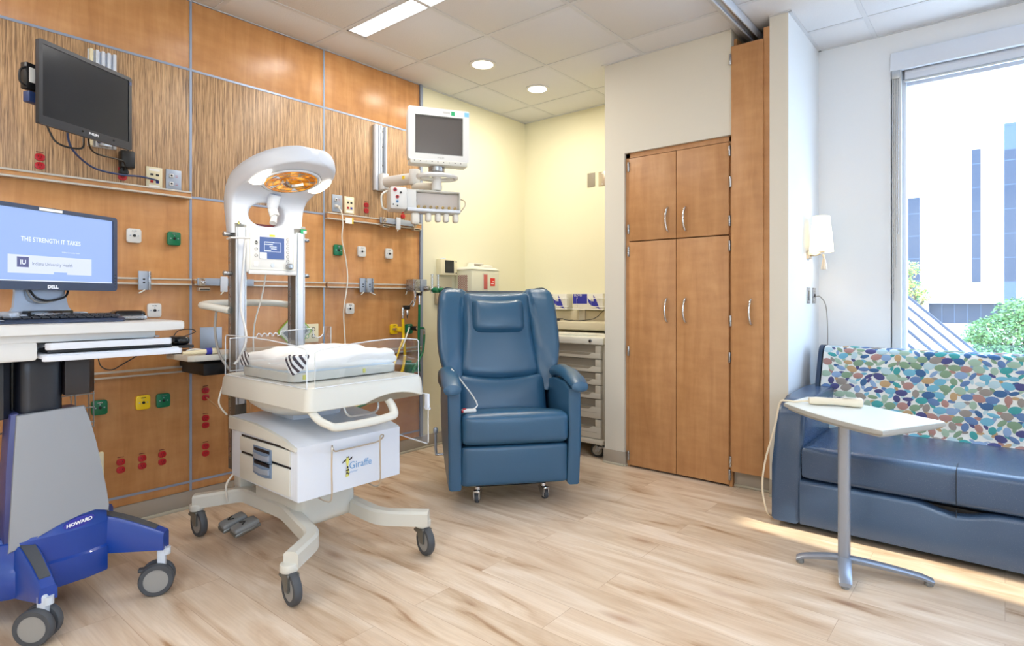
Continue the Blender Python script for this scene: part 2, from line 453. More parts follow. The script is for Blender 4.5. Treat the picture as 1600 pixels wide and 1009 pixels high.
# ------------------------------------------------------------------ room
XL, XP, YB, YW, XR, YR, H = -3.40, -3.38, 4.26, 3.555, 2.3, -2.6, 2.745
m = MB(); m.span((XL-.2, YR-.2, -.1), (XR+.2, YB+.2, 0), 'plank_floor'); struct('floor', m)
m = MB(); m.span((XL-.15, YR-.15, 0), (XL, YB+.15, H+.1), 'wall_lamplit'); wl = struct('wall_left', m)
# wood panelling of the head wall, as parts of it
Y0s = [-1.10, -.29, .523, 1.336, 2.149, 2.967]
ZB, Z1, Z2, ZT = .095, 1.680, 2.368, H-.004
def wp(name, y0, y1, z0, z1, mat):
    q = MB(); q.span((XL, y0+.004, z0+.003), (XP, y1-.004, z1-.003), mat, .0008); q.build(name, wl)
for a, b in zip(Y0s[:-1], Y0s[1:]):
    wp('wood_panel', a, b, Z2, ZT, 'maple'); wp('textured_panel', a, b, Z1, Z2, 'zebra_laminate')
    wp('wood_panel', a, b, .144, Z1, 'maple'); wp('wood_panel', a, b, ZB, .144, 'maple')
for y in Y0s:
    q = MB(); q.span((XL, y-.006, ZB), (XP+.003, y+.006, ZT), 'alu_trim'); q.build('trim_strip', wl)
for z in (.144, Z1, Z2):
    q = MB(); q.span((XL, Y0s[0], z-.006), (XP+.0025, Y0s[-1], z+.006), 'alu_trim'); q.build('trim_strip', wl)
m = MB(); m.span((XL, YB, 0), (-.95, YB+.15, H+.1), 'wall_lamplit'); m.build('wall_back')['kind'] = 'structure'
WX0, WX1, WZ0, WZ1 = -.535, 1.85, .80, 2.62
m = MB()   # window wall (daylight tone put into its colour), around the opening
m.span((-.94, YB-.012, 0), (WX0, YB+.15, H), 'wall_daylit'); m.span((WX0, YB-.012, 0), (WX1, YB+.15, WZ0), 'wall_daylit')
m.span((WX0, YB-.012, WZ1), (WX1, YB+.15, H), 'wall_daylit'); m.span((WX1, YB-.012, 0), (XR, YB+.15, H), 'wall_daylit')
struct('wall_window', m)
m = MB()   # block around the wardrobe
m.span((-2.13, YW, 0), (-1.978, YB, H), 'wall_beige')
m.span((-1.978, YW, 2.115), (-1.258, YB, H), 'wall_beige')
m.span((-1.036, YW-.01, 0), (-.937, YB, H), 'wall_beige'); m.span((-.937, YW-.010, 0), (-.935, YB, H), 'wall_daylit')  # thin paler skin paints daylight onto the pillar's window-side face
m.span((-1.978, YB-.05, 0), (-1.03, YB, H), 'wall_beige')
struct('wall_closet', m)
SY0, SY1, SZ0, SZ1 = 2.60, 2.86, .02, 2.1    # unseen slot in the right wall, shaped to cast the sun strip
m = MB()
TY0, TY1, TZ0, TZ1 = -1.9, .15, 1.0, 2.45
m.span((XR, YR-.15, 0), (XR+.15, TY0, H), 'wall_beige'); m.span((XR, TY1, 0), (XR+.15, SY0, H), 'wall_beige'); m.span((XR, TY0, 0), (XR+.15, TY1, TZ0), 'wall_beige'); m.span((XR, TY0, TZ1), (XR+.15, TY1, H), 'wall_beige'); m.span((XR, SY1, 0), (XR+.15, YB+.15, H), 'wall_beige')
m.span((XR, SY0, SZ1), (XR+.15, SY1, H), 'wall_beige'); m.span((XR, SY0, 0), (XR+.15, SY1, SZ0), 'wall_beige')
struct('wall_right', m)
m = MB(); m.span((XL, YR-.15, 0), (XR, YR, H), 'wall_beige'); struct('wall_rear', m)
# ceiling tiles + grid
LIGHTS = []
m = MB(); m.span((XL-.15, YR-.15, H+.03), (XR+.15, YB+.15, H+.12), 'ceiling_tile')
struct('ceiling', m)
gx = [-3.055+.61*k for k in range(-1, 10)]; gy = [2.685+.61*k for k in range(-9, 4)]
xs = [XL]+[x for x in gx if XL+.02 < x < XR-.02]+[XR]; ys = [YR]+[y for y in gy if YR+.02 < y < YB-.02]+[YB]
trof = {}
def is_hole(x0, x1, y0, y1):
    cx, cy = (x0+x1)/2, (y0+y1)/2
    for (tx, ty) in TRO:
        if x0 < tx < x1 and y0 < ty < y1: return True
    return False
TRO = [(-.9, -.7), (.9, -.7), (.9, 1.1), (-.9, -1.95), (.9, -1.95), (-2.7, -.7)]
tl = MB(); CX0, CX1, CY0 = -1.258, -1.036, YW
for i in range(len(xs)-1):
    for j in range(len(ys)-1):
        x0, x1, y0, y1 = xs[i]+.011, xs[i+1]-.011, ys[j]+.011, ys[j+1]-.011
        if is_hole(xs[i], xs[i+1], ys[j], ys[j+1]): continue
        # linear light slot
        if ys[j] < 2.15 < ys[j+1] and x1 > -3.03 and x0 < -1.25:
            tl.span((x0, 2.225, H+.002), (x1, y1, H+.03), 'ceiling_tile', .003); continue
        tl.span((x0, y0, H+.002), (x1, y1, H+.03), 'ceiling_tile', .003)
tiles = tl.build('ceiling_tiles', bpy.data.objects['ceiling'])
g = MB()
for x in xs[1:-1]: g.span((x-.012, YR, H-.0005), (x+.012, YB, H+.006), 'ceiling_grid')
for y in ys[1:-1]: g.span((XL, y-.012, H-.001), (XR, y+.012, H+.006), 'ceiling_grid')
for a, b in (((XL, YR), (XL+.018, YB)), ((XL, YB-.018), (-2.13, YB)), ((XL, YR), (XR, YR+.018)), ((XR-.018, YR), (XR, YB)), ((-2.148, YW), (-2.13, YB)), ((-2.148, YW-.018), (CX0, YW)), ((-1.036, YW-.028), (-.917, YW-.01)), ((-.935, YW-.02), (-.917, YB)), ((-.935, YB-.03), (XR, YB-.012))):
    g.span((*a, H-.002), (*b, H+.005), 'ceiling_grid')
g.build('ceiling_grid', bpy.data.objects['ceiling'])
# baseboards
def base(name, segs):
    q = MB()
    for (a, b, n) in segs:
        a, b, n = Vector(a), Vector(b), Vector(n)
        for (t, z0, z1, mt) in ((.008, .012, .096, 'base_vinyl'), (.014, 0, .014, 'base_toe')):
            lo = [min(a[i], b[i], a[i]+n[i]*t, b[i]+n[i]*t) for i in (0, 1)]; hi = [max(a[i], b[i], a[i]+n[i]*t, b[i]+n[i]*t) for i in (0, 1)]
            q.span((*lo, z0), (*hi, z1), mt, .002)
    struct(name, q)
base('baseboard_left', [((XL, YR), (XL, YB), (2.2, 0))])
base('baseboard_back', [((XL, YB), (-2.13, YB), (0, -1)), ((-.935, YB-.012), (XR, YB-.012), (0, -1))])
base('baseboard_closet', [((-2.13, YB), (-2.13, YW), (-1, 0)), ((-2.138, YW), (-1.978, YW), (0, -1)), ((-1.978, YW-.008), (-1.978, YW+.03), (1, 0)), ((-1.258, YW+.06), (-1.036, YW+.06), (0, -1)), ((-1.036, YW-.01), (-.927, YW-.01), (0, -1)), ((-.935, YW-.018), (-.935, YB), (1, 0))])
base('baseboard_right', [((XR, YR), (XR, SY0), (-1, 0)), ((XR, SY1), (XR, YB), (-1, 0))])
base('baseboard_rear', [((XL, YR), (XR, YR), (0, 1))])
# main window
m = MB()
m.span((WX0+.009, YB-.03, WZ0), (WX0+.055, YB+.10, WZ1), 'white_plastic', .003)
m.span((WX0+.055, YB+.02, WZ0), (WX0+.075, YB+.11, 2.46), 'blue_white', .002)
m.span((WX1-.05, YB-.03, WZ0), (WX1, YB+.10, WZ1), 'white_plastic', .003)
m.span((WX0, YB-.03, WZ0-.03), (WX1, YB+.12, WZ0+.012), 'white_plastic', .004)
m.span((WX0, YB+.06, 2.43), (WX1, YB+.11, WZ1), 'blue_white', .003)
m.span((.66, YB+.05, WZ0), (.72, YB+.10, 2.46), 'white_plastic', .003)
w1 = struct('window_1', m)
q = MB(); q.span((WX0+.06, YB+.075, WZ0), (WX1-.04, YB+.081, 2.45), 'window_glass'); q.build('pane', w1)
sh = thing('roller_shade', 'white raised roller blind cassette across the top of the large window', 'window blind', (.66, YB-.03, 2.5))
q = MB(); q.span((WX0+.002, YB-.045, 2.508), (WX1, YB-.013, 2.617), 'blue_white', .004); q.build('cassette', sh, local=False)
q = MB(); q.cyl((WX0+.07, YB+.03, 2.50), (WX1-.06, YB+.03, 2.50), .026, 'blue_white', seg=20); q.span((WX0+.07, YB+.006, 2.452), (WX1-.06, YB+.010, 2.50), 'blue_white'); q.build('rolled_fabric', sh, local=False)
q = MB(); q.cyl((WX0+.07, YB+.008, 2.448), (WX1-.06, YB+.008, 2.448), .009, 'alu', seg=10); q.build('hem_bar', sh, local=False)
q = MB()
for k in range(3): q.tube([(WX0+.018+.012*k, YB-.036, 2.51), (WX0+.018+.012*k, YB-.036, 1.12+.2*k)], .0016, 'steel', seg=6, smooth=False)
q.span((WX0+.008, YB-.042, 2.46), (WX0+.05, YB-.031, 2.51), 'alu', .002)
q.build('chain', sh, local=False)
# unseen sun slot in the right wall
m = MB()
for a, b in (((SY0, SZ0), (SY0+.02, SZ1)), ((SY1-.02, SZ0), (SY1, SZ1))): m.span((XR+.02, a[0], a[1]), (XR+.10, b[0], b[1]), 'white_plastic')
w2 = struct('sun_slot', m)
q = MB(); q.span((XR+.05, SY0+.01, SZ0), (XR+.056, SY1-.01, SZ1), 'window_glass'); q.build('pane', w2)

m = MB(); m.span((XR-.02, TY0-.03, TZ0-.03), (XR+.12, TY1+.03, TZ0+.01), 'white_plastic'); m.span((XR+.05, TY0, TZ0), (XR+.10, TY0+.05, TZ1), 'white_plastic'); m.span((XR+.05, TY1-.05, TZ0), (XR+.10, TY1, TZ1), 'white_plastic'); m.span((XR+.05, TY0, TZ1-.05), (XR+.10, TY1, TZ1), 'white_plastic')
w3 = struct('added_fill_window', m)  # added unseen window, placed to bring in sky light from the right
q = MB(); q.span((XR+.07, TY0+.04, TZ0), (XR+.076, TY1-.04, TZ1-.04), 'window_glass'); q.build('pane', w3)

# ------------------------------------------------------------------ luminaires
def area(name, loc, rot, sx, sy, power, col, spread=None):
    l = bpy.data.lights.new(name, 'AREA'); l.shape = 'RECTANGLE'; l.size = sx; l.size_y = sy; l.energy = power; l.color = col
    if spread: l.spread = spread
    o = bpy.data.objects.new(name, l); o.location = loc; o.rotation_euler = rot; C.objects.link(o); return o
def fixture_light(o, parent, loc):
    o.parent = parent; o.location = loc
lt = thing('linear_ceiling_light', 'long narrow lit linear light recessed in the ceiling above the wood wall', 'ceiling light', (-2.43, 2.15, H))
q = MB(); q.span((-3.035, 2.082, H-.002), (-1.83, 2.094, H+.02), 'ceiling_grid'); q.span((-3.035, 2.213, H-.002), (-1.83, 2.225, H+.02), 'ceiling_grid')
q.span((-3.035, 2.082, H-.002), (-3.023, 2.225, H+.02), 'ceiling_grid'); q.span((-1.84, 2.082, H-.002), (-1.83, 2.225, H+.02), 'ceiling_grid'); q.build('frame', lt, local=False)
q = MB(); q.span((-3.023, 2.094, H+.012), (-1.84, 2.213, H+.02), 'lens_cool'); q.build('lens', lt, local=False)
fixture_light(area('ceiling_lamp', (0, 0, 0), (0, 0, 0), 1.16, .11, 15, (1, .97, .93)), lt, (0, 0, -.003))
dl0 = None
for i, (y, lb) in enumerate(((2.99, 'round lit ceiling downlight nearer the viewer, between monitor and recliner'), (3.61, 'round lit ceiling downlight farther away, near the alcove corner'))):
    d = thing('downlight', lb, 'ceiling light', (-2.76, y, H))
    q = MB(); q.lathe([(.072, .004), (.092, .002), (.095, -.004), (.088, -.007), (.072, -.004)], (0, 0, 0), 'white_plastic', seg=32, cap=False); q.build('trim_ring', d)
    q = MB(); q.lathe([(.0, -.0035), (.073, -.0035)], (0, 0, 0), 'lens_warm', seg=32, cap=False); q.build('lens', d)
    l = area('downlight_lamp', (0, 0, 0), (0, 0, 0), .14, .14, 10, (1, .91, .77)); l.data.shape = 'DISK'; fixture_light(l, d, (0, 0, -.012))
for i, (tx, ty) in enumerate(TRO):  # added panels out of view, supplying ambient light
    x0 = max([x for x in xs if x < tx]); x1 = min([x for x in xs if x > tx]); y0 = max([y for y in ys if y < ty]); y1 = min([y for y in ys if y > ty])
    d = thing('added_fill_panel', 'added square ceiling light panel out of view, for ambient fill', 'ceiling light', ((x0+x1)/2, (y0+y1)/2, H), group='added ceiling fill panels out of view')
    w, h = x1-x0-.024, y1-y0-.024
    q = MB(); q.span((-w/2, -h/2, .008), (w/2, h/2, .02), 'lens_cool'); q.build('lens', d)
    fixture_light(area('ceiling_lamp', (0, 0, 0), (0, 0, 0), w*.95, h*.95, 16, (1, .97, .94)), d, (0, 0, -.003))

# ------------------------------------------------------------------ curtain track
q = MB()
q.span((-1.172, -1.0, H-.045), (-1.142, 4.1, H-.002), 'alu', .002); q.span((-1.182, -1.0, H-.05), (-1.174, 4.1, H-.002), 'blue_white', .001); q.span((-1.14, -1.0, H-.05), (-1.132, 4.1, H-.002), 'blue_white', .001)
tag(q.build('curtain_track'), 'straight white and metal curtain track on the ceiling running into the tall narrow closet', 'curtain track')

# ------------------------------------------------------------------ rails on the wood wall
def rail(y0, y1, z0, z1, label, depth=.03, mat='maple'):
    r = thing('wall_rail', label, 'wall rail', (XP, (y0+y1)/2, (z0+z1)/2))
    q = MB(); q.span((XP, y0, z0), (XP+depth, y1, z1), mat, .002); q.build('wood_band', r, local=False)
    for z in (z0, z1):
        q = MB(); q.span((XP, y0, z-.0045), (XP+depth+.004, y1, z+.0045), 'rail_edge', .001); q.build('metal_edge', r, local=False)
    return r
rail(-1.0, 1.330, 1.672, 1.700, 'wood ledge with thin metal edges below the textured panel behind the black wall monitor')
rail(2.157, 2.955, 1.652, 1.688, 'wood ledge with thin metal edges under the patient monitor arm')
rail(-1.0, 1.330, 1.208, 1.234, 'middle wood wall rail behind the computer monitor')
rail(1.345, 2.143, 1.208, 1.234, 'middle wood wall rail passing behind the infant warmer')
rail(2.157, 2.955, 1.208, 1.234, 'middle wood wall rail carrying the twin hook plate and regulator block')
rail(-1.0, 1.330, .746, .771, 'lower wood wall rail behind the computer cart')
rail(2.157, 2.955, .748, .773, 'lower wood wall rail behind the clear bed panel')
q = MB(); q.span((XL, 2.961, 0.095), (XL+.035, 2.985, H-.003), 'alu_trim', .002); q.build('trim_strip', wl)

# ------------------------------------------------------------------ wall outlets
def at_wall(y, z): return (XP, y, z)
def gas_outlet(colour):
    t = thing('gas_outlet', 'x', 'gas outlet')
    q = MB(); q.prism(rrect(0, 0, .064, .072, .012), lambda u, v, t_: (t_, u*(1+.04*(1-(v/.036)**2)), v), 0, .018, colour, .004); q.build('cover', t)
    q = MB(); q.lathe([(.0, .0), (.007, .0), (.007, .004), (.004, .004)], (.018, 0, 0), 'black', seg=12, axis=(1, 0, 0)); q.build('port', t)
    q = MB()
    for dy in (-.018, .018): q.cyl((.017, dy, .0), (.0195, dy, .0), .0035, 'steel_blue', seg=8)
    q.cyl((.017, 0, .015), (.0195, 0, .015), .0025, 'steel_blue', seg=8)
    q.span((.018, -.011, .022), (.0186, .011, .026), 'steel' if colour != 'gas_yellow' else 'black')
    q.build('pins', t)
    return t
W = 'white_plastic'; first = {}
for (col, y, z, lb) in [
    (W, 1.062, 1.449, 'white medical outlet high on the wood, between computer monitor and green outlet'),
    ('gas_green', 1.249, 1.449, 'green oxygen outlet high on the wood beside the metal seam, level with the computer monitor'),
    (W, 1.155, 1.072, 'white medical outlet just above the keyboard end of the computer cart'),
    ('gas_green', .915, .604, 'green outlet low on the wood, right next to the grey cart panel'),
    ('gas_yellow', 1.103, .604, 'yellow outlet low on the wood between two green ones'),
    ('gas_green', 1.197, .602, 'green outlet low on the wood, to the right of the yellow one, near the seam'),
    ('gas_green', 2.248, 1.452, 'green outlet crossed by a hanging white cable, above the middle rail'),
    (W, 2.434, 1.454, 'white outlet above the middle rail, right beside the cable-crossed green outlet'),
    (W, 2.667, 1.453, 'white outlet above the middle rail, nearest the painted wall'),
    (W, 2.339, 1.066, 'white outlet below the middle rail, beneath the twin hook plate'),
    ('gas_yellow', 2.711, .914, 'yellow outlet with a yellow hose plugged in'),
    ('gas_green', 2.851, .911, 'green outlet with a green hose plugged in, next to the painted wall')]:
    if col not in first:
        t = gas_outlet(col); t.location = at_wall(y, z); t['label'] = lb; first[col] = t; WM[t.name] = Matrix.Translation(t.location)
    else: t = copy_tree(first[col], at_wall(y, z), label=lb)
    t['group'] = {'white_plastic': 'white wall outlets', 'gas_green': 'green wall outlets', 'gas_yellow': 'yellow wall outlets'}[col]
# red duplex power outlets
def red_outlet():
    t = thing('power_outlet', 'x', 'power outlet', group='red power outlets')
    for dz in (.0195, -.0195):
        q = MB(); q.prism(ellipse2(0, dz, .019, .0165, 20, 2.6), fYZ(0), 0, .007, 'outlet_red', .002)
        for dy in (-.006, .006): q.span((.0065, dy-.0012, dz-.001), (.0075, dy+.0012, dz+.007), 'black')
        q.cyl((.0065, 0, dz-.008), (.0075, 0, dz-.008), .0022, 'black', seg=8)
        q.build('socket', t)
    q = MB(); q.span((0, -.014, .042), (.0012, .014, .045), 'dark_red'); q.build('label_strip', t)
    return t
ro = None
for (y, z, lb) in [
    (.686, 1.757, 'red double power outlet on the textured panel below the left of the black wall monitor'),
    (1.014, 1.757, 'red power outlet above the ledge, half hidden by a black adapter'),
    (1.007, .300, 'red double outlet near the floor, closest to the grey cart panel'),
    (1.102, .299, 'red double outlet near the floor, middle of the row of three'),
    (1.195, .300, 'red double outlet near the floor, rightmost of the row of three beside the seam'),
    (1.413, .608, 'topmost of the three stacked red double outlets left of the warmer'),
    (1.413, .456, 'middle one of the three stacked red double outlets left of the warmer'),
    (1.413, .301, 'lowest of the three stacked red double outlets left of the warmer'),
    (2.478, 1.758, 'red double outlet above the ledge, right of the cream data plate'),
    (2.800, 1.754, 'red double outlet just beneath the grey-and-white module rack')]:
    if ro is None: ro = red_outlet(); t = ro
    else: t = copy_tree(ro)
    t.location = at_wall(y, z); t['label'] = lb; WM[t.name] = Matrix.Translation(t.location)
# cream data plates / grey plates
def data_plate(name, lb, y, z, kind, w=.076, h=.112):
    t = thing(name, lb, 'wall plate', at_wall(y, z))
    q = MB(); q.box((.003, 0, 0), (.006, w, h), 'cream_plastic' if kind == 'cream' else 'steel_blue', .002); q.build('plate', t)
    if kind == 'cream':
        for dy, dz, c in ((-.012, .016, 'black'), (.014, .016, 'black'), (-.012, -.020, 'outlet_red'), (.014, -.020, 'box_blue')):
            q = MB(); q.box((.0075, dy, dz), (.004, .014, .010 if c == 'black' else .013), c, .001); q.build('jack', t)
        q = MB(); q.box((.0062, 0, .041), (.001, .05, .012), 'paper'); q.box((.0062, 0, -.043), (.001, .05, .012), 'paper'); q.build('label_strip', t)
    else:
        for dz in (.022, -.020):
            q = MB(); q.box((.010, -.014, dz), (.012, .020, .020), 'white_plastic', .002); q.cyl((.0158, -.014, dz), (.0168, -.014, dz), .005, 'black', seg=10); q.build('jack', t)
            q = MB(); q.box((.0062, .014, dz-.004), (.001, .012, .002), 'outlet_red'); q.box((.0062, .014, dz+.004), (.001, .012, .002), 'outlet_red'); q.build('label_strip', t)
    return t
data_plate('data_plate', 'cream data jack plate with a blue cable plugged in, above the left ledge', 1.157, 1.756, 'cream')
data_plate('jack_plate', 'grey metal two-jack plate above the left ledge, beside the seam', 1.250, 1.757, 'grey')
data_plate('data_plate', 'cream data jack plate above the ledge, right of a grey plate with a white plug', 2.340, 1.760, 'cream')
data_plate('jack_plate', 'grey metal plate with a white cable plugged in, above the right ledge', 2.247, 1.760, 'grey')
# blank steel plates near shelf & behind panel
t = thing('blank_plate', 'blank brushed metal square plate with four screws above the wall shelf', 'wall plate', at_wall(1.442, .915))
q = MB(); q.box((.003, 0, 0), (.006, .118, .12), 'steel_blue', .002); q.build('plate', t)
q = MB(); [q.cyl((.006, a, b), (.0072, a, b), .003, 'steel', seg=8) for a in (-.022, .022) for b in (-.05, .05)]; q.build('screws', t)
t = thing('service_plate', 'pale socket plate behind the right side of the warmer upright', 'wall plate', at_wall(2.05, .915))
q = MB(); q.box((.003, 0, 0), (.006, .115, .115), 'cream_plastic', .002); q.build('plate', t)
for dy in (-.024, .02):
    q = MB()
    for dz in (.024, -.02): q.cyl((.006, dy, dz), (.009, dy, dz), .013, 'sticker_green' if dy < 0 else 'black', seg=14); q.cyl((.009, dy, dz), (.0095, dy, dz), .009, 'cream_plastic', seg=14)
    q.build('socket', t)
# switch plates on the alcove back wall
for nm, lb, x, z, mt in (('switch_plate', 'blank olive wall plate high on the alcove back wall, farther from the closet', -2.684, 2.136, 'cart_drawer_dark'), ('switch_plate', 'brown metal wall plate with two screws, right beside the closet wall edge', -2.573, 2.133, 'nickel')):
    t = thing(nm, lb, 'wall plate', (x, YB, z), -PI/2)
    q = MB(); q.box((.003, 0, 0), (.006, .074, .118), mt, .002); q.build('plate', t)
    if mt == 'nickel':
        q = MB(); [q.cyl((.006, 0, b), (.0075, 0, b), .004, 'text_white', seg=8) for b in (-.045, .045)]; q.build('screws', t)
# steel hook plates on the middle rail
def hook_plate(lb, y, z, w, two):
    t = thing('hook_plate', lb, 'rail hook', (XP+.034, y, z))
    q = MB()
    for dy in ((-w/4, w/4) if two else (0,)):
        ww = w/2-.002 if two else w
        q.box((.006, dy, 0), (.012, ww, .095), 'steel_blue', .002)
        q.box((.016, dy+ww*.36, 0), (.012, ww*.18, .095), 'steel', .002)
    q.build('plate', t)
    for dy in ((-w/4, w/4) if two else (0,)):
        q = MB(); [q.box((.0125, dy-.004, b), (.002, .010, .008), 'black', .001) for b in (.006, -.010)]; q.build('slot', t)
        s_ = -1 if dy <= 0 else 1
        q = MB(); q.tube([(.01, dy, -.046), (.018, dy+.012*s_, -.054), (.026, dy+.032*s_, -.064)], .0035, 'warm_white'); q.build('lever', t)
hook_plate('single metal hook plate clamped on the middle rail right of the computer monitor', 1.100, 1.224, .056, False)
hook_plate('double metal hook plate clamped on the middle rail under two white outlets', 2.452, 1.224, .11, True)
# metal equipment rails with clamps
def equip(lb, y0, y1, z, clamps, hooks):
    t = thing('clamp_rail', lb, 'equipment rail', (XP+.034, (y0+y1)/2, z))
    q = MB(); q.box((.016, 0, 0), (.010, y1-y0, .040), 'steel_blue', .002); q.build('bar', t)
    for y in clamps:
        q = MB(); y -= (y0+y1)/2
        q.box((.014, y, -.002), (.030, .030, .045), 'nickel', .003); q.cyl((.03, y, 0), (.045, y, 0), .012, 'chrome', seg=14, bev=.002)
        q.box((.03, y+.004, -.042), (.035, .058, .020), 'nickel', .004); q.box((.049, y+.004, -.042), (.002, .05, .006), 'black'); q.build('clamp', t)
    for y in hooks:
        q = MB(); y -= (y0+y1)/2
        q.box((.026, y, -.012), (.010, .038, .085), 'blue_white', .003); q.tube([(.03, y, -.05), (.04, y-.014, -.058), (.055, y-.03, -.070)], .0035, 'warm_white'); q.build('hook', t)
equip('metal clamp rail with a white hook on the middle rail, left of the warmer', 1.350, 1.66, 1.224, (1.372,), (1.487,))
equip('short metal clamp rail with two clamps beneath the module rack', 2.56, 2.88, 1.680, (2.585, 2.865), (2.71,))

# ------------------------------------------------------------------ wall mounted black monitor
def leaf_sheet(*a): pass
wt = thing('wall_monitor', 'black flat screen monitor with dark screen on a wall arm, high on the left', 'monitor', (-2.872, .739, 1.946), math.radians(28.5))
w, hh = .418, .320
q = MB(); q.holed(rrect(0, 0, w, hh, .008), [rrect(0, .009, w-.030, hh-.050, .002)], lambda u, v, t: (t, u, v), -.002, .008, 'monitor_black'); q.build('bezel', wt)
q = MB(); q.box((.002, 0, .009), (.006, w-.028, hh-.047), 'screen_off'); q.build('screen', wt)
q = MB(); q.box((-.006, 0, 0), (.014, w-.004, hh-.004), 'monitor_black', .003); q.box((-.030, 0, -.01), (.045, w*.6, hh*.6), 'monitor_black', .01)
q.build('back_cover', wt)
q = MB(); q.text('PHILIPS', .014, (.0085, 0.02, -.145), (0, 1, 0), (0, 0, 1), 'text_white', 'CENTER', bold=.0004); q.box((.0084, .202, .147-.014), (.001, .010, .014), 'cable_blue'); [q.cyl((.007, y, -.140), (.0095, y, -.140), .004, 'black_gloss', seg=10) for y in (-.03, .115)]; q.build('badge', wt)
q = MB(); q.box((-.05, -.190, .02), (.03, .06, .10), 'black', .004, ); q.box((-.034, -.200, .025), (.002, .022, .055), 'paper'); q.box((-.05, -.185, -.055), (.03, .05, .04), 'cable_blue', .003)
q.tube([(-.04, -.215, -.02), (-.04, -.240, -.01), (-.04, -.240, .03), (-.04, -.218, .05)], .004, 'black'); q.build('power_brick', wt)
q = MB(); q.box((-.075, .02, 0), (.02, .12, .12), 'steel', .004); q.build('mount_plate', wt)
q = MB(); q.tube([(-.08, .02, 0), (-.18, -.02, 0), (-.27, .10, 0)], .018, 'steel', smooth=False); q.build('arm', wt)
# vertical wall channel behind the monitor
t = thing('wall_channel', 'grooved white metal mounting channel on the wall behind the black monitor', 'mounting channel', (XP, .925, 2.08))
q = MB()
q.span((XP, .868, 1.865), (XP+.010, .985, 2.33), 'blue_white', .001)
for k in range(5): q.span((XP+.01, .872+.024*k, 1.865), (XP+.028, .886+.024*k, 2.33), 'cream_plastic' if k == 0 else 'blue_white', .002)
q.build('channel', t, local=False)
q = MB(); q.box((XP+.035, .93, 1.885), (.03, .05, .035), 'alu', .003); q.cyl((XP+.04, .905, 1.885), (XP+.06, .905, 1.885), .008, 'cable_blue', seg=10); q.build('stop', t, local=False)
# adapter and cables
t = thing('power_adapter', 'black box-shaped power adapter plugged in above the ledge under the wall monitor', 'power adapter', (XP, 1.014, 1.80))
q = MB(); q.box((.04, .008, .02), (.05, .062, .085), 'black', .008); q.cyl((.012, 0, -.04), (.03, 0, -.04), .020, 'black', seg=14); q.box((.02, 0, -.03), (.03, .03, .04), 'black', .004); q.build('body', t)
q = MB(); q.cyl((.06, -.055, .108), (.06, .0, .086), .013, 'black', seg=12, bev=.003); q.tube([(.06, 0, .086), (.055, .012, .072), (.045, .008, .06)], .004, 'black'); q.build('connector', t)
q = MB(); q.tube([(-3.06, .80, 1.90), (-3.10, .80, 1.84), (-3.2, .85, 1.80), (XP+.09, .99, 1.80), (XP+.04, 1.01, 1.765)], .004, 'black')
tag(q.build('power_cable'), 'black cable running from the wall monitor to the adapter above the ledge', 'cable')
q = MB(); q.tube([(-3.06, .72, 1.90), (-3.12, .73, 1.84), (-3.15, .76, 1.78), (-3.25, .86, 1.74), (-3.3, .98, 1.735), (-3.33, 1.08, 1.745), (XP+.02, 1.165, 1.742), (XP+.006, 1.171, 1.736)], .0045, 'cable_blue')
tag(q.build('network_cable'), 'dark blue network cable curving from the wall monitor to the cream data plate', 'cable')
q = MB(); q.tube([(-2.95, .61, 1.86), (-2.93, .63, 1.79), (-2.93, .65, 1.76), (-2.93, .69, 1.748), (-2.93, .735, 1.755), (-2.95, .745, 1.80), (-2.96, .745, 1.86)], .004, 'black'); q.build('cable_loop', wt, local=False)

# ------------------------------------------------------------------ right part of the wood wall: cables, valves, hoses
q = MB(); q.tube([(XP+.018, 2.235, 1.735), (XP+.06, 2.24, 1.70), (XP+.07, 2.245, 1.62), (XP+.06, 2.245, 1.52), (XP+.05, 2.28, 1.40), (XP+.05, 2.295, 1.25), (XP+.05, 2.265, 1.06), (XP+.05, 2.27, .92), (XP+.08, 2.25, .80), (XP+.2, 2.1, .62), (-2.95, 1.78, .50)], .0042, 'cable_white')
tag(q.build('data_cable'), 'long white cable hanging from the grey plate down the wood wall behind the warmer', 'cable')
q = MB(); q.cyl((XP+.018, 2.233, 1.737), (XP+.045, 2.236, 1.73), .009, 'cable_white', seg=10); q.box((XP+.07, 2.29, 1.645), (.002, .05, .038), 'paper'); q.box((XP+.072, 2.32, 1.645), (.002, .010, .038), 'sticker_yellow')
tag(q.build('cable_tag'), 'small white and yellow tag and plug on the hanging white cable', 'tag')
t = thing('gas_regulator', 'grey regulator block with two clear flow tubes on the right end of the rail', 'regulator', (XP+.036, 2.86, 1.225))
q = MB(); q.box((.045, -.03, .005), (.08, .062, .088), 'steel', .003); q.box((.045, .036, .005), (.08, .062, .088), 'steel_blue', .003); q.build('block', t)
q = MB(); q.cyl((.085, .04, -.015), (.125, .055, -.018), .018, 'steel', seg=16, bev=.003); q.build('dial', t)
q = MB(); q.tube([(.085, .055, -.02), (.10, .09, -.022), (.10, .135, -.028)], .008, 'chrome'); q.tube([(.08, -.05, -.04), (.09, -.052, -.07), (.09, -.058, -.12), (.09, -.075, -.15)], .009, 'chrome'); q.cyl((.085, -.045, -.045), (.085, -.005, -.045), .012, 'chrome', seg=12); q.build('pipe', t)
q = MB(); q.box((.08, -.002, -.055), (.03, .03, .03), 'black', .005); q.cyl((.08, -.002, -.07), (.08, -.002, -.13), .010, 'chrome', seg=12); q.build('coupling', t)
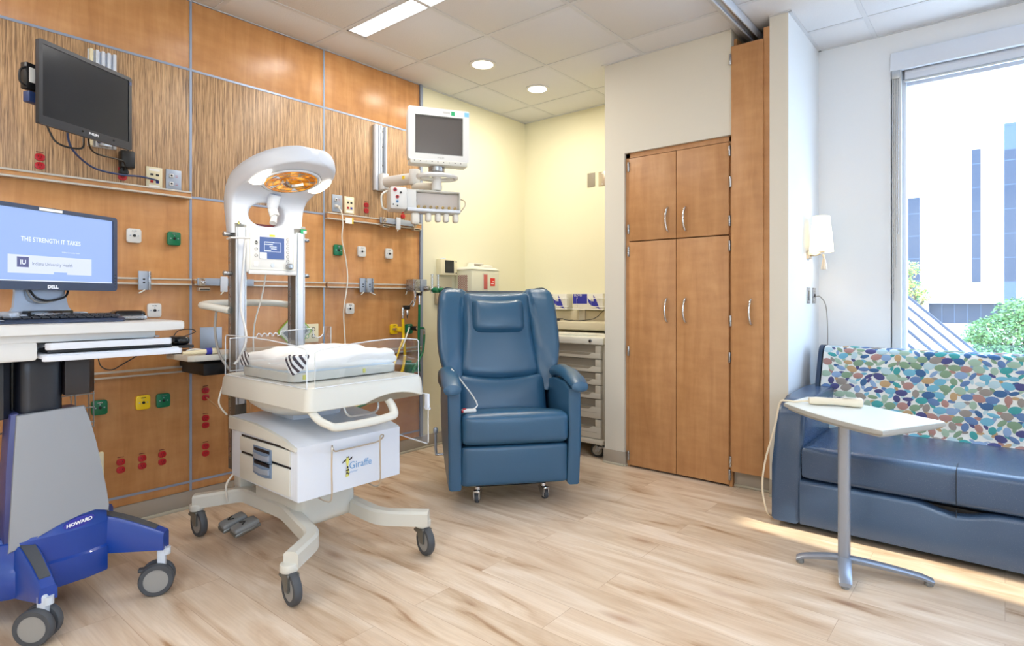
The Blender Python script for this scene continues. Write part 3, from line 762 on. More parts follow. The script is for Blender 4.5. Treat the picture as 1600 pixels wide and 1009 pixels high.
for yy in (.105, .165):
    q = MB(); q.cyl((.10, yy, -.005), (.10, yy, .085), .013, 'acrylic', seg=16); q.cyl((.10, yy, -.005), (.10, yy, .080), .005, 'alu', seg=10); q.cyl((.10, yy, .082), (.10, yy, .087), .012, 'alu', seg=14); q.build('flow_tube', t)
    q = MB(); q.cyl((.10, yy, -.05), (.10, yy, -.005), .010, 'chrome', seg=12); q.cyl((.10, yy+.005, -.030), (.14, yy+.018, -.030), .020, 'gas_green', seg=10, bev=.004); q.build('green_knob', t)
q = MB(); q.tube([(.01, -.06, -.04), (.02, -.07, -.05), (.03, -.085, -.062)], .0035, 'warm_white'); q.build('lever', t)
t = thing('suction_valve', 'black and silver valve hanging from the regulator above the yellow outlet', 'valve', (XP+.09, 2.76, 1.05))
q = MB(); q.box((0, 0, .02), (.03, .05, .03), 'black', .005); q.build('body', t)
q = MB(); q.cyl((0, -.033, .02), (0, -.033, -.03), .012, 'chrome', seg=12); q.cyl((0, -.033, -.03), (0, -.033, -.055), .007, 'chrome', seg=12); q.cyl((0, .008, .0), (0, .008, -.035), .011, 'chrome', seg=12, bev=.002); q.cyl((0, .008, -.035), (0, .008, -.06), .005, 'chrome', seg=8); q.tube([(0, .02, .03), (0, .045, .05), (.01, .05, .075)], .007, 'chrome'); q.build('fittings', t)
q = MB(); q.tube([(XP+.09, 2.727, .99), (XP+.09, 2.73, .93), (XP+.085, 2.735, .88), (XP+.08, 2.75, .79), (XP+.08, 2.75, .70), (XP+.10, 2.70, .60), (XP+.2, 2.5, .48), (-2.95, 1.9, .48)], .010, 'gas_yellow')
tag(q.build('air_hose'), 'thick yellow hose hanging down from the silver valve past the yellow outlet', 'hose')
q = MB(); q.cyl((XP+.02, 2.715, .915), (XP+.075, 2.735, .913), .020, 'gas_yellow', seg=14, bev=.004); q.cyl((XP+.02, 2.70, .915), (XP+.055, 2.705, .915), .011, 'chrome', seg=12)
q.tube([(XP+.07, 2.745, .905), (XP+.10, 2.72, .85), (XP+.13, 2.66, .77), (XP+.2, 2.55, .66)], .006, 'gas_yellow'); q.tube([(XP+.075, 2.80, .925), (XP+.10, 2.75, .86), (XP+.13, 2.69, .79)], .005, 'cable_white')
tag(q.build('yellow_adapter'), 'yellow plug with a thin yellow and white line leaving the yellow outlet', 'hose plug')
q = MB(); q.cyl((XP+.115, 2.86, 1.10), (XP+.115, 2.86, 1.06), .008, 'chrome', seg=10); q.tube([(XP+.115, 2.86, 1.09), (XP+.115, 2.858, 1.0), (XP+.11, 2.858, .85), (XP+.10, 2.87, .72), (XP+.09, 2.87, .62)], .009, 'gas_green')
tag(q.build('oxygen_hose'), 'straight dark green hose hanging from the regulator over the green outlet', 'hose')
q = MB(); q.cyl((XP+.018, 2.875, .915), (XP+.06, 2.885, .915), .016, 'black', seg=14, bev=.003); q.cyl((XP+.06, 2.885, .915), (XP+.075, 2.89, .915), .013, 'chrome', seg=12)
q.tube([(XP+.07, 2.89, .915), (XP+.085, 2.925, .915), (XP+.09, 2.93, .88), (XP+.09, 2.925, .80), (XP+.10, 2.90, .73), (XP+.14, 2.80, .65), (XP+.25, 2.6, .55), (-2.95, 2.0, .46)], .008, 'gas_green'); q.cyl((XP+.088, 2.928, .91), (XP+.09, 2.93, .87), .0095, 'chrome', seg=10)
tag(q.build('green_hose'), 'green hose looping from the green outlet plug down toward the warmer', 'hose')
q = MB(); q.span((XP+.02, 2.80, .60), (XP+.10, 2.885, .66), 'gas_green', .006); q.span((XP, 2.82, .58), (XP+.02, 2.87, .68), 'gas_green', .003)
tag(q.build('hose_bracket'), 'dark green bracket low on the wood wall, seen through the clear foot panel', 'bracket')
# instruction card
q = MB(); q.prism(rrect(0, 0, .17, .17, .018), lambda u, v, t_: (XP+.006+t_, 1.945+(u-v)*.7071, .93+(u+v)*.7071), 0, .002, 'card_green', 0)
q.prism(rrect(0, 0, .155, .155, .014), lambda u, v, t_: (XP+.008+t_, 1.945+(u-v)*.7071, .93+(u+v)*.7071), 0, .0008, 'card_grey')
for i in range(3):
    for j in range(2):
        q.prism(rrect(-.045+.045*i, -.035+.06*j, .036, .05, .003), lambda u, v, t_: (XP+.009+t_, 1.945+(u-v)*.7071, .93+(u+v)*.7071), 0, .0006, 'card_dark')
tag(q.build('instruction_card'), 'grey instruction card with a green border hung tilted behind the warmer upright', 'card')

# ------------------------------------------------------------------ patient monitor on its arm
t = thing('monitor_channel', 'tall grooved metal mounting channel carrying the patient monitor arm', 'mounting channel', (XP, 2.58, 2.12))
q = MB(); q.span((XP, 2.532, 1.888), (XP+.012, 2.632, 2.343), 'alu')
for y, wd, mt in ((2.532, .022, 'blue_white'), (2.565, .008, 'blue_white'), (2.583, .006, 'blue_white'), (2.622, .010, 'blue_white')): q.span((XP+.012, y, 1.888), (XP+.035, y+wd, 2.343), mt, .001)
for z in (1.93, 2.07, 2.20, 2.31): q.cyl((XP+.012, 2.606, z), (XP+.018, 2.606, z), .006, 'alu_dark', seg=8)
q.build('channel', t, local=False)
am = thing('swing_arm_mount', 'white jointed wall arm with a steering ring holding the white patient monitor', 'monitor arm', (XP+.05, 2.58, 1.92))
q = MB(); q.cyl((XP+.06, 2.585, 1.89), (XP+.06, 2.585, 2.0), .034, 'white_plastic', seg=20, bev=.006); q.span((XP+.02, 2.56, 1.885), (XP+.06, 2.61, 2.0), 'white_plastic', .004); q.build('wall_joint', am, local=False)
q = MB(); q.loft([[(XP+.07+.37*f, 2.585-.05*f+ .028*math.cos(a)*(1-.1*f), 1.942-.028*f+.038*math.sin(a)) for a in [2*PI*k/16 for k in range(16)]] for f in (0, .03, .5, .97, 1)], 'white_plastic'); q.box((-3.02, 2.508, 1.925), (.02, .006, .02), 'sticker_yellow'); q.build('upper_arm', am, local=False)
q = MB(); q.cyl((-2.94, 2.535, 1.87), (-2.94, 2.535, 1.97), .036, 'white_plastic', seg=20, bev=.006); q.build('elbow_joint', am, local=False)
q = MB(); q.loft([[(-2.94+.27*f, 2.535-.035*f+.026*math.cos(a), 1.855-.035*f+.028*math.sin(a)) for a in [2*PI*k/16 for k in range(16)]] for f in (0, .5, 1)], 'warm_white'); q.build('lower_arm', am, local=False)
q = MB(); q.cyl((-2.66, 2.468, 1.79), (-2.66, 2.468, 1.90), .030, 'white_plastic', seg=20); q.cyl((-2.66, 2.468, 1.90), (-2.66, 2.468, 1.965), .05, 'steel', seg=20, bev=.006); q.build('column', am, local=False)
R30 = lambda x, y, z: (-2.66+math.cos(-.5236)*x-math.sin(-.5236)*y, 2.468+math.sin(-.5236)*x+math.cos(-.5236)*y, z)
q = MB(); q.tube([R30(.02+.085*math.cos(a), .115*math.sin(a), 1.868) for a in [2*PI*k/16 for k in range(16)]], .014, 'white_plastic', closed=True, res=3); q.tube([R30(0, 0, 1.85), R30(.02, .10, 1.866)], .012, 'warm_white'); q.tube([R30(0, 0, 1.85), R30(.02, -.10, 1.866)], .012, 'warm_white'); q.build('steering_ring', am, local=False)
pm = thing('patient_monitor', 'white framed patient monitor with dark screen facing the room', 'monitor', (-2.612, 2.44, 2.113), -.5236)
w, hh = .372, .312
q = MB(); q.holed(rrect(0, 0, w, hh, .010), [rrect(.0, -.004, w-.078, hh-.082, .004)], lambda u, v, t: (t, u, v), 0, .018, 'white_plastic'); q.build('bezel', pm)
q = MB(); q.holed(rrect(0, -.004, w-.076, hh-.080, .004), [rrect(.0, -.004, w-.090, hh-.094, .002)], lambda u, v, t: (t, u, v), .004, .012, 'alu_dark'); q.box((.006, 0, -.004), (.004, w-.088, hh-.092), 'screen_off_warm'); q.build('screen', pm)
q = MB(); q.rbox((-.035, 0, 0), (.075, w-.002, hh-.002), .02, 'white_plastic', n=4); q.build('housing', pm)
q = MB(); q.box((-.02, 0, -hh/2-.012), (.09, w-.02, .028), 'warm_white', .006)
for k in range(9): q.box((.0255, -.15+.035*k, -hh/2-.010), (.002, .006, .004), 'black')
q.build('connector_strip', pm)
q = MB(); q.text('PHILIPS', .013, (.0185, .01, -hh/2+.012), (0, 1, 0), (0, 0, 1), 'cable_grey', 'CENTER')
q.build('brand_mark', pm); q = MB()
for k in range(11): q.box((.0187, .022+.0042*k, hh/2-.021), (.0006, .0022, .013), 'cable_grey')
q.build('barcode', pm)
for y_, z_, a_, b_, c_ in ((.084, -.023, .022, .024, 'sticker_green'), (.169, -.021, .028, .026, 'sticker_cyan'), (.130, -.022, .036, .018, 'paper')):
    q = MB(); q.box((.0187, y_, hh/2+z_), (.0006, a_, b_), c_); q.build('sticker', pm)
rk = thing('module_rack', 'long white module rack with eight gold knobs beneath the patient monitor', 'module rack', (-2.68, 2.46, 1.72), -.5236)
q = MB()
q.box((-.02, -.005, .062), (.12, .325, .010), 'warm_white', .003); q.box((-.075, -.005, 0), (.01, .325, .13), 'warm_white'); q.box((0, -.005, -.055), (.10, .325, .018), 'blue_white', .003); q.box((-.012, -.005, 0), (.012, .32, .11), 'rack_face'); q.box((-.01, .158, 0), (.09, .008, .13), 'warm_white'); q.box((-.01, -.14, 0), (.10, .056, .13), 'white_plastic', .004)
q.build('housing', rk)
for k in range(8):
    q = MB(); q.cyl((-.006, -.13+.038*k, -.030), (.010, -.13+.038*k, -.030), .0085, 'knob_gold', seg=14, bev=.002); q.cyl((.010, -.13+.038*k, -.030), (.012, -.13+.038*k, -.030), .004, 'alu_dark', seg=8); q.build('knob', rk)
q = MB(); q.rbox((.02, -.225, 0), (.16, .105, .135), .018, 'white_plastic', n=4); q.build('measurement_module', rk)
q = MB()
for y, z, c, r in ((-.248, .045, 'outlet_red', .011), (-.215, .03, 'black', .006), (-.235, .005, 'outlet_red', .010), (-.235, -.022, 'logo_blue', .008), (-.235, -.048, 'warm_white', .011), (-.258, -.04, 'black', .004)): q.cyl((.098, y, z), (.106, y, z), r, c, seg=14); q.cyl((.106, y, z), (.107, y, z), r*.45, 'black', seg=8)
q.build('ports', rk)
q = MB(); q.tube([(.02, -.28, .05), (.03, -.315, .02), (.03, -.31, -.05), (.02, -.28, -.06)], .006, 'warm_white'); q.build('handle', rk)
for k, y in enumerate((-.115, -.035, .025, .075, .135)):
    q = MB(); q.rbox((.015, y, -.095-.01*(k == 0)), (.05, .05 if k == 0 else .034, .07 if k == 0 else .055), .014, 'cable_white', n=3); q.build('lead_hook', rk)
q = MB(); q.tube([(0, .16, .03), (0, .195, .02), (0, .20, -.01), (0, .17, -.05)], .004, 'nickel'); q.build('side_wire', rk)

# ------------------------------------------------------------------ painted wall beyond the panelling
t = thing('wall_controller', 'small white wall controller with a grey display on the painted wall', 'wall controller', (XL, 3.2, 1.38))
q = MB(); q.box((.03, .035, 0), (.06, .175, .125), 'cream_plastic', .006); q.build('case', t)
q = MB(); q.box((.061, .035, .004), (.003, .095, .098), 'screen_off'); q.build('display', t)
q = MB(); q.box((.061, .108, .045), (.002, .014, .008), 'cable_grey'); q.cyl((.060, .108, -.045), (.0625, .108, -.045), .006, 'black', seg=10); q.lathe([(.0, .008), (.02, .006), (.026, 0)], (.03, -.005, .064), 'logo_pale', seg=16); q.build('buttons', t)
t = thing('mounting_board', 'cream backing board below the small wall controller', 'wall plate', (XL, 3.24, 1.22))
q = MB(); q.box((.004, 0, 0), (.008, .15, .17), 'cream_plastic', .002); q.box((.010, -.08, -.06), (.02, .06, .14), 'nickel', .003); q.build('board', t)
t = thing('sharps_container', 'pale wall-mounted sharps box with red windows behind the recliner', 'sharps container', (XL, 3.51, 1.25))
q = MB(); q.prism([(.0, -.16), (.20, -.17), (.20, .155), (.0, .165)], fXY, -.13, .115, 'sharps', .006); q.build('cabinet', t)
q = MB(); q.loft([[(.0, -.165, .115), (.205, -.175, .115), (.205, .16, .115), (.0, .17, .115)], [(0, -.15, .135), (.17, -.155, .135), (.17, .14, .135), (0, .15, .135)]], 'cart_top'); q.build('lid', t)
q = MB(); q.loft([[(.02, -.05, .13), (.10, -.06, .13), (.10, .11, .13), (.02, .11, .13)], [(.02, -.02, .175), (.07, -.02, .175), (.07, .10, .175), (.02, .10, .175)]], 'cart_top'); q.box((.086, .035, .155), (.004, .11, .024), 'cart_drawer_dark'); q.rbox((.14, .06, .14), (.06, .11, .03), .012, 'cart_top', n=3); q.build('drop_slot', t)
q = MB(); q.box((.10, -.168, .005), (.10, .006, .13), 'red_lattice'); q.build('lattice_window', t)
q = MB(); q.box((.2015, -.015, .015), (.003, .055, .14), 'cart_drawer'); q.box((.203, -.012, .018), (.003, .042, .118), 'sharps_red', .001); q.build('red_window', t)
q = MB(); q.box((.2015, .075, .018), (.002, .055, .065), 'label_red'); q.box((.203, .07, .005), (.001, .032, .006), 'paper'); q.box((.203, .08, .022), (.001, .022, .006), 'paper'); q.cyl((.2, .135, -.10), (.206, .135, -.10), .005, 'black', seg=8); q.build('warning_label', t)
# ------------------------------------------------------------------ alcove: counter, glove boxes, supply cart
t = thing('wall_counter', 'cream worktop slab along the alcove back wall above the supply cart', 'counter', (-2.77, 4.05, .93))
q = MB(); q.span((XL+.002, 3.84, .893), (-2.132, YB-.002, .950), 'counter', .003); q.build('worktop', t, local=False)
q = MB(); q.span((XL+.002, YB-.02, .950), (-2.132, YB-.002, 1.03), 'counter', .002); q.build('backsplash', t, local=False)
q = MB(); q.span((-2.80, YB-.02, 1.03), (-2.73, YB-.001, 1.06), 'counter', .002); q.span((-2.79, YB-.035, .951), (-2.725, YB-.02, 1.06), 'cart_drawer', .003)
tag(q.build('cable_raceway'), 'short cream vertical raceway box standing on the worktop below the glove boxes', 'raceway')
q = MB(); q.box((-2.88, 4.0, .957), (.09, .05, .012), 'black', .003, Matrix.Rotation(.4, 4, 'Z')); q.box((-2.84, 4.02, .966), (.05, .03, .008), 'black_gloss', .002)
tag(q.build('scanner'), 'small black device lying on the cream worktop', 'device')
q = MB(); q.tube([(-2.80, 4.02, .96), (-2.72, 4.0, .956), (-2.62, 4.02, .956), (-2.55, 4.1, .975), (-2.53, 4.19, 1.03), (-2.53, YB-.01, 1.06)], .003, 'black')
tag(q.build('device_cable'), 'thin dark cable from the black device curving up the alcove wall', 'cable')
for i, (x0, lb) in enumerate(((-3.02, 'white and blue glove box in a wire holder, half hidden by the recliner wing'), (-2.665, 'white and blue glove box in a wire holder, beside the closet wall edge'))):
    t = thing('glove_box', lb, 'glove box', (x0, YB, 1.11), -PI/2, 'glove boxes on the alcove wall')
    q = MB(); q.box((.045, 0, 0), (.085, .29, .13), 'box_white', .002); q.build('carton', t)
    q = MB(); q.box((.088, -.075, .022), (.001, .14, .082), 'box_blue'); q.prism([(.055, .055), (.075, .03), (.115, -.055), (.13, -.06), (.11, -.06), (.06, -.04), (.03, -.03), (.01, -.01), (.0, .03), (.03, .005), (.06, .0)], lambda u, v, t_: (.088+t_, u, v), 0, .001, 'box_blue'); q.text('GLOVES', .022, (.089, -.135, .045), (0, 1, 0), (0, 0, 1), 'paper'); q.build('print', t)
    q = MB(); q.tube([(.0, -.10, .03), (.098, -.10, .03), (.098, -.10, -.04), (.0, -.10, -.04)], .003, 'paper', smooth=False); q.tube([(.0, .115, .03), (.098, .115, .03), (.098, .115, -.04), (.0, .115, -.04)], .003, 'paper', smooth=False)
    q.tube([(.098, .04, .028), (.098, .17, .028), (.098, .17, -.042), (.098, .04, -.042)], .003, 'paper', closed=True, smooth=False); q.tube([(.0, -.15, -.066), (.098, -.15, -.066), (.098, .15, -.066), (.0, .15, -.066)], .003, 'paper', smooth=False); q.build('wire_holder', t)
sc = thing('supply_cart', 'beige medical drawer cart with recessed pulls in the alcove behind the recliner', 'cart', (-2.50, 3.8, 0))
cx0, cx1, cy0 = -2.81, -2.192, 3.60
q = MB(); q.span((cx0+.02, cy0+.03, .12), (cx1+.035, cy0+.42, .81), 'cart_drawer', .006); q.build('body', sc, local=False)
q = MB(); q.span((cx0-.01, cy0-.01, .805), (cx1+.03, cy0+.22, .858), 'cart_top', .010); q.span((cx0-.01, cy0+.2, .805), (cx1+.03, cy0+.46, .872), 'cart_top', .010); q.span((-2.62, cy0+.05, .8585), (-2.33, cy0+.18, .861), 'card_grey'); q.cyl((-2.27, cy0-.008, .832), (-2.27, cy0-.018, .832), .013, 'steel', seg=14, bev=.002); q.cyl((-2.27, cy0-.018, .832), (-2.27, cy0-.020, .832), .006, 'black', seg=8); q.build('top', sc, local=False)
zz = [.800, .703, .606, .517, .418, .277, .136]
for k in range(6):
    z1, z0 = zz[k]-.003, zz[k+1]+.003
    q = MB(); f0 = cy0
    pr = min(.052, (z1-z0)*.55)
    q.span((cx0, f0, z0), (cx1, f0+.03, z1-pr), 'cart_drawer', .004)
    q.span((cx1-.045, f0, z1-pr-.004), (cx1, f0+.03, z1), 'cart_drawer', .004); q.span((cx0, f0, z1-pr-.004), (cx0+.045, f0+.03, z1), 'cart_drawer', .004)
    q.span((cx0+.04, f0+.022, z1-pr-.002), (cx1-.04, f0+.03, z1), 'cart_drawer_dark')
    q.prism([(cx0+.07, z1-pr), (cx1-.07, z1-pr), (cx1-.10, z1-pr-.018), (cx0+.10, z1-pr-.018)], lambda u, v, t_: (u, f0-.001+t_, v), 0, .012, 'cart_drawer_dark')
    for c in ([.5] if z1-z0 > .1 else []): q.span((cx0+.004, f0-.001, z0+(z1-pr-z0)*.5), (cx1-.03, f0+.001, z0+(z1-pr-z0)*.5+.002), 'cart_drawer_dark')
    q.build('drawer', sc, local=False)
q = MB(); q.span((cx0-.01, cy0-.012, .098), (cx1+.03, cy0+.45, .135), 'cart_drawer', .012); q.build('base_frame', sc, local=False)
def caster(parent, x, y, z_top, R, wdt, ang, tire, hub, fork, brake=None, name='caster', twin=False, hood=None, offs=.03, local=False):
    """a swivel caster touching z=0; ang = rolling direction"""
    ca, sa = math.cos(ang), math.sin(ang)
    wx, wy = x-ca*offs, y-sa*offs; ax = Vector((-sa, ca, 0)); c = Vector((wx, wy, R))
    q = MB()
    half = wdt/2
    q.cyl((x, y, z_top), (x, y, z_top-.025), .016, fork, seg=12)
    for s_ in (-1, 1):
        if twin: break
        p0 = Vector((x, y, z_top-.02)); o = ax*s_*(half+.005)
        fd = Vector((ca, sa, 0))
        pts = [p0+fd*.028+o, p0-fd*.034+o, c-fd*.016+o-Vector((0, 0, .008)), c+fd*.010+o-Vector((0, 0, .010)), c+fd*.02+o+Vector((0, 0, .005))]
        A = [p-ax*.0035 for p in pts]; B = [p+ax*.0035 for p in pts]
        q.loft([A, B], fork)
    if twin: q.box((x-ca*offs*.5, y-sa*offs*.5, (z_top+R)/2), (wdt*.42, wdt*.42, z_top-R+.02), fork, .008, Matrix.Rotation(ang, 4, 'Z'))
    else: q.box((x-ca*.003, y-sa*.003, z_top-.024), (.066, wdt+.017, .014), fork, .005, Matrix.Rotation(ang, 4, 'Z'))
    q.build('fork', parent, local=local)
    rows = [(-1, 1)] if not twin else [(-1.0, -.22), (.22, 1.0)]
    for a, b in rows:
        q = MB(); a, b = a*half, b*half; e = (b-a)*.22
        q.lathe([(R*.70, a), (R*.93, a), (R, a+e), (R, b-e), (R*.93, b), (R*.70, b)], c, tire, seg=36, axis=ax, cap=False)
        q.lathe([(.0, a+.002), (R*.72, a+.002)], c, hub, seg=36, axis=ax, cap=False); q.lathe([(R*.72, b-.002), (.0, b-.002)], c, hub, seg=36, axis=ax, cap=False)
        if not twin: q.cyl(c-ax*(half+.009), c+ax*(half+.009), .008, fork, seg=12)
        q.build('wheel', parent, local=local)
    if brake:
        q = MB(); d = Vector((ca, sa, 0)); M4 = Matrix.Rotation(ang, 4, 'Z'); q.box(c-d*(R*.75)+Vector((0, 0, R*.62)) if twin else Vector((x, y, z_top-.045))+d*.045, (.035, .03, .012), brake, .004, M4); q.build('brake_pedal', parent, local=local)
caster(sc, cx1-.02, cy0+.05, .10, .050, .026, 0.3, 'black', 'cart_drawer_dark', 'steel', None)
caster(sc, cx0+.05, cy0+.05, .10, .050, .026, 2.3, 'black', 'cart_drawer_dark', 'steel', None)
caster(sc, cx1-.02, cy0+.38, .10, .050, .026, 1.3, 'black', 'cart_drawer_dark', 'steel', None)
caster(sc, cx0+.05, cy0+.38, .10, .050, .026, 2.0, 'black', 'cart_drawer_dark', 'steel', None)

# ------------------------------------------------------------------ wardrobe + narrow closet
def pull(parent, x, y, z0, z1):
    q = MB(); zc = (z0+z1)/2; hl = abs(z1-z0)/2
    q.tube([(x+.006, y+.002, zc+hl), (x+.003, y-.012, zc+hl*.86), (x, y-.026, zc+hl*.3), (x, y-.028, zc-hl*.25), (x+.004, y-.014, zc-hl*.85), (x+.008, y+.002, zc-hl)], .0062, 'chrome', seg=10)
    q.build('handle', parent, local=False)
def hinge(parent, x, y, z):
    q = MB(); q.cyl((x, y, z-.032), (x, y, z+.032), .0075, 'steel', seg=10, bev=.002); q.span((x-.004, y, z-.028), (x+.004, y+.012, z+.028), 'steel'); q.build('hinge', parent, local=False)
wr = thing('wardrobe', 'built-in light wood wardrobe with two short upper doors over two tall doors', 'wardrobe', (-1.618, 3.7, 0))
q = MB()
q.span((-1.977, 3.578, .0), (-1.948, 4.19, 2.113), 'maple_door'); q.span((-1.279, 3.578, .0), (-1.259, 4.19, 2.113), 'maple_door'); q.span((-1.977, 3.578, 2.082), (-1.259, 4.19, 2.114), 'maple_door')
q.span((-1.95, 3.60, .02), (-1.275, 4.19, .05), 'maple_door'); q.span((-1.948, 4.17, .05), (-1.279, 4.19, 2.08), 'maple_door'); q.span((-1.948, 3.60, 1.50), (-1.279, 4.18, 1.53), 'maple_door'); q.span((-1.948, 3.62, .003), (-1.279, 3.63, .02), 'black')
q.build('case', wr, local=False)
for x0, x1, z0, z1, hx, hz in ((-1.946, -1.6125, .014, 1.512, -1.678, (.982, 1.135)), (-1.6085, -1.2755, .014, 1.512, -1.553, (.982, 1.135)), (-1.946, -1.6125, 1.520, 2.075, -1.672, (1.565, 1.72)), (-1.6085, -1.2755, 1.520, 2.075, -1.553, (1.56, 1.712))):
    q = MB(); q.span((x0, 3.562, z0), (x1, 3.582, z1), 'maple_door', .0012); d = q.build('door', wr, local=False); pull(d, hx, 3.562, *hz)
    hxx = x0-.004 if x0 < -1.9 else x1+.006
    for z in ((.075, .78, 1.45) if z0 < 1 else (1.60, 2.02)): hinge(d, hxx, 3.560, z)
nc = thing('narrow_closet', 'tall narrow wood closet with one handle, right of the wardrobe, reaching the ceiling', 'closet', (-1.15, 3.7, 0))
q = MB(); q.span((-1.072, 3.555, .098), (-1.038, 4.0, 2.70), 'maple_door'); q.span((-1.258, 3.60, .098), (-1.240, 4.0, 2.70), 'maple_door'); q.span((-1.258, 3.60, .098), (-1.04, 4.0, .12), 'maple_door'); q.span((-1.24, 3.98, .12), (-1.07, 4.0, 2.70), 'maple_door'); q.build('case', nc, local=False)
q = MB(); q.span((-1.253, 3.540, .104), (-1.072, 3.560, 2.634), 'maple_door', .0012); d = q.build('door', nc, local=False); pull(d, -1.142, 3.54, .98, 1.131)
for z in (.16, 1.0, 1.83, 2.56): hinge(d, -1.258, 3.540, z)

# ------------------------------------------------------------------ sconce, switches
sn = thing('wall_sconce', 'lit cream half-drum wall lamp with a small reading spot on the white pillar', 'wall lamp', (-.935, 3.96, 1.42))
q = MB(); q.box((.008, .01, -.018), (.016, .07, .05), 'nickel', .003); q.build('backplate', sn)
q = MB(); q.tube([(.012, .01, -.018), (.05, .0, -.020), (.072, 0, -.01)], .008, 'nickel'); q.box((.085, -.02, -.002), (.03, .05, .012), 'nickel', .003); q.build('arm', sn)
q = MB()
q.loft([[(.078+.066*f*math.cos(2*PI*k/32), .090*f*math.sin(2*PI*k/32), z) for k in range(32)] for f, z in ((1.0, -.002), (.94, .06), (.70, .212))], 'lamp_shade_mat', cap=False)
q.loft([[(.078+.064*f*math.cos(2*PI*k/32), .088*f*math.sin(2*PI*k/32), z) for k in range(32)][::-1] for f, z in ((1.0, -.002), (.94, .06), (.70, .212))], 'lamp_shade_mat', cap=False)
q.build('shade', sn, recalc=False)
q = MB(); q.cyl((.09, -.005, -.02), (.095, -.008, -.045), .006, 'nickel', seg=10); q.lathe([(.008, 0), (.010, -.01), (.019, -.065), (.015, -.066), (.004, -.03)], (.095, -.008, -.045), 'nickel', seg=20); q.cyl((.095, -.008, -.105), (.095, -.008, -.112), .009, 'steel', seg=12); q.build('reading_spot', sn)
l = bpy.data.lights.new('sconce_bulb', 'POINT'); l.energy = 2.2; l.color = (1, .82, .6); l.shadow_soft_size = .03
o = bpy.data.objects.new('sconce_bulb', l); C.objects.link(o); fixture_light(o, sn, (.078, 0, .09))
for nm, lb, y, z in (('switch_plate', 'steel switch plate under the wall lamp, nearer the pillar edge', 3.975, 1.152), ('switch_plate', 'steel socket plate with a thin cable plugged in under the wall lamp', 4.115, 1.152)):
    t = thing(nm, lb, 'wall plate', (-.935, y, z))
    q = MB(); q.box((.003, 0, 0), (.006, .074, .098), 'steel', .002); q.build('plate', t)
    q = MB(); q.box((.008, 0, 0), (.006, .03, .062) if y < 4 else (.005, .02, .02), 'cable_grey' if y < 4 else 'black', .002); q.build('switch' if y < 4 else 'jack', t)
q = MB(); q.tube([(-.925, 4.115, 1.145), (-.90, 4.13, 1.145), (-.875, 4.17, 1.08), (-.87, 4.19, .90), (-.875, 4.19, .75), (-.88, 4.19, .45)], .0032, 'cable_grey')
tag(q.build('wall_cable'), 'thin grey cable dropping from the steel socket plate behind the sofa', 'cable')

# ------------------------------------------------------------------ sofa
sf = thing('sofa', 'blue vinyl sleeper sofa with a multicoloured oval patterned back under the window', 'sofa', (-.15, 3.6, 0))
SX0, SX1 = -.905, .60
def arm(x0, x1, nm):
    q = MB()
    prof = [(3.108, .03), (3.118, .30), (3.165, .545), (3.195, .588), (3.24, .606), (3.36, .618), (3.75, .625), (4.03, .62), (4.05, .58), (4.05, .03)]
    q.prism(prof, lambda u, v, t_: (t_+(.012 if x0 < 0 else -.012)*max(0, (v-.1)/.5), u, v), x0, x1, 'sofa_vinyl', .022, 3)
    q.build('armrest', sf, local=False)
arm(SX0, -.770, 'a'); arm(SX1-.135, SX1, 'b')
q = MB(); q.span((-.771, 3.20, .05), (SX1-.134, 4.03, .25), 'vinyl_dark'); q.span((-.771, 3.16, .03), (SX1-.134, 3.22, .235), 'black'); q.build('frame', sf, local=False)  # black strip paints the shade in the gap behind the pull
def topz(x): # dip for the pull
    d = abs(x+.16); return .246-(.030*(0.5+0.5*math.cos(PI*min(1, d/.16))) if d < .16 else 0)
def botz(x): return .25
q = MB()
xs_ = [-.769+(SX1-.135+.769)*k/40 for k in range(41)]
sec = []
for x in xs_:
    tz = topz(x)
    sec.append([(x, 3.112, .034), (x, 3.108, .06), (x, 3.108, tz-.02), (x, 3.113, tz-.006), (x, 3.122, tz), (x, 3.165, tz), (x, 3.165, .034)])
q.loft(sec, 'sofa_vinyl'); q.build('front_panel', sf, local=False)
for a, b in ((-.768, SX1-.137),):
    q = MB(); q.rbox(((a+b)/2, 3.46, .332), (b-a, .70, .158), .026, 'sofa_vinyl', puff=(0, .006, .008), n=20); q.tube([(-.157, 3.24, .4135), (-.157, 3.15, .4135), (-.157, 3.1145, .401), (-.157, 3.106, .38), (-.157, 3.103, .32), (-.157, 3.108, .262)], .0022, 'seam_dark', seg=6); q.tube([(-.157, 3.24, .4135), (-.157, 3.45, .4165), (-.157, 3.75, .413)], .0022, 'seam_dark', seg=6); q.build('seat_cushion', sf, local=False)
q = MB(); q.span((-.159, 3.1115, .045), (-.1565, 3.13, .24), 'seam_dark'); q.build('seam', sf, local=False)
# back: surface S(u,v)
bx0, bx1 = -.835, SX1-.06
BP = [(3.70, .405), (3.728, .42), (3.75, .47), (3.785, .56), (3.825, .66), (3.865, .755), (3.885, .80), (3.905, .832), (3.935, .848), (3.975, .85)]
def BS(s):
    s = max(0, min(1, s))*(len(BP)-1); i = min(len(BP)-2, int(s)); f = s-i
    return (BP[i][0]*(1-f)+BP[i+1][0]*f, BP[i][1]*(1-f)+BP[i+1][1]*f)
q = MB()
prof = [BS(k/24) for k in range(25)]+[(4.04, .842), (4.062, .82), (4.05, .40)]
q.loft([[(x, y+(0.03 if e else 0)*(1 if y < 3.97 else 0), z-(.02 if e else 0)) for y, z in prof] for x, e in ((bx0, 1), (bx0+.006, .0), (bx1-.006, 0), (bx1, 1))], 'sofa_white'); bk = q.build('back_cushion', sf, local=False)
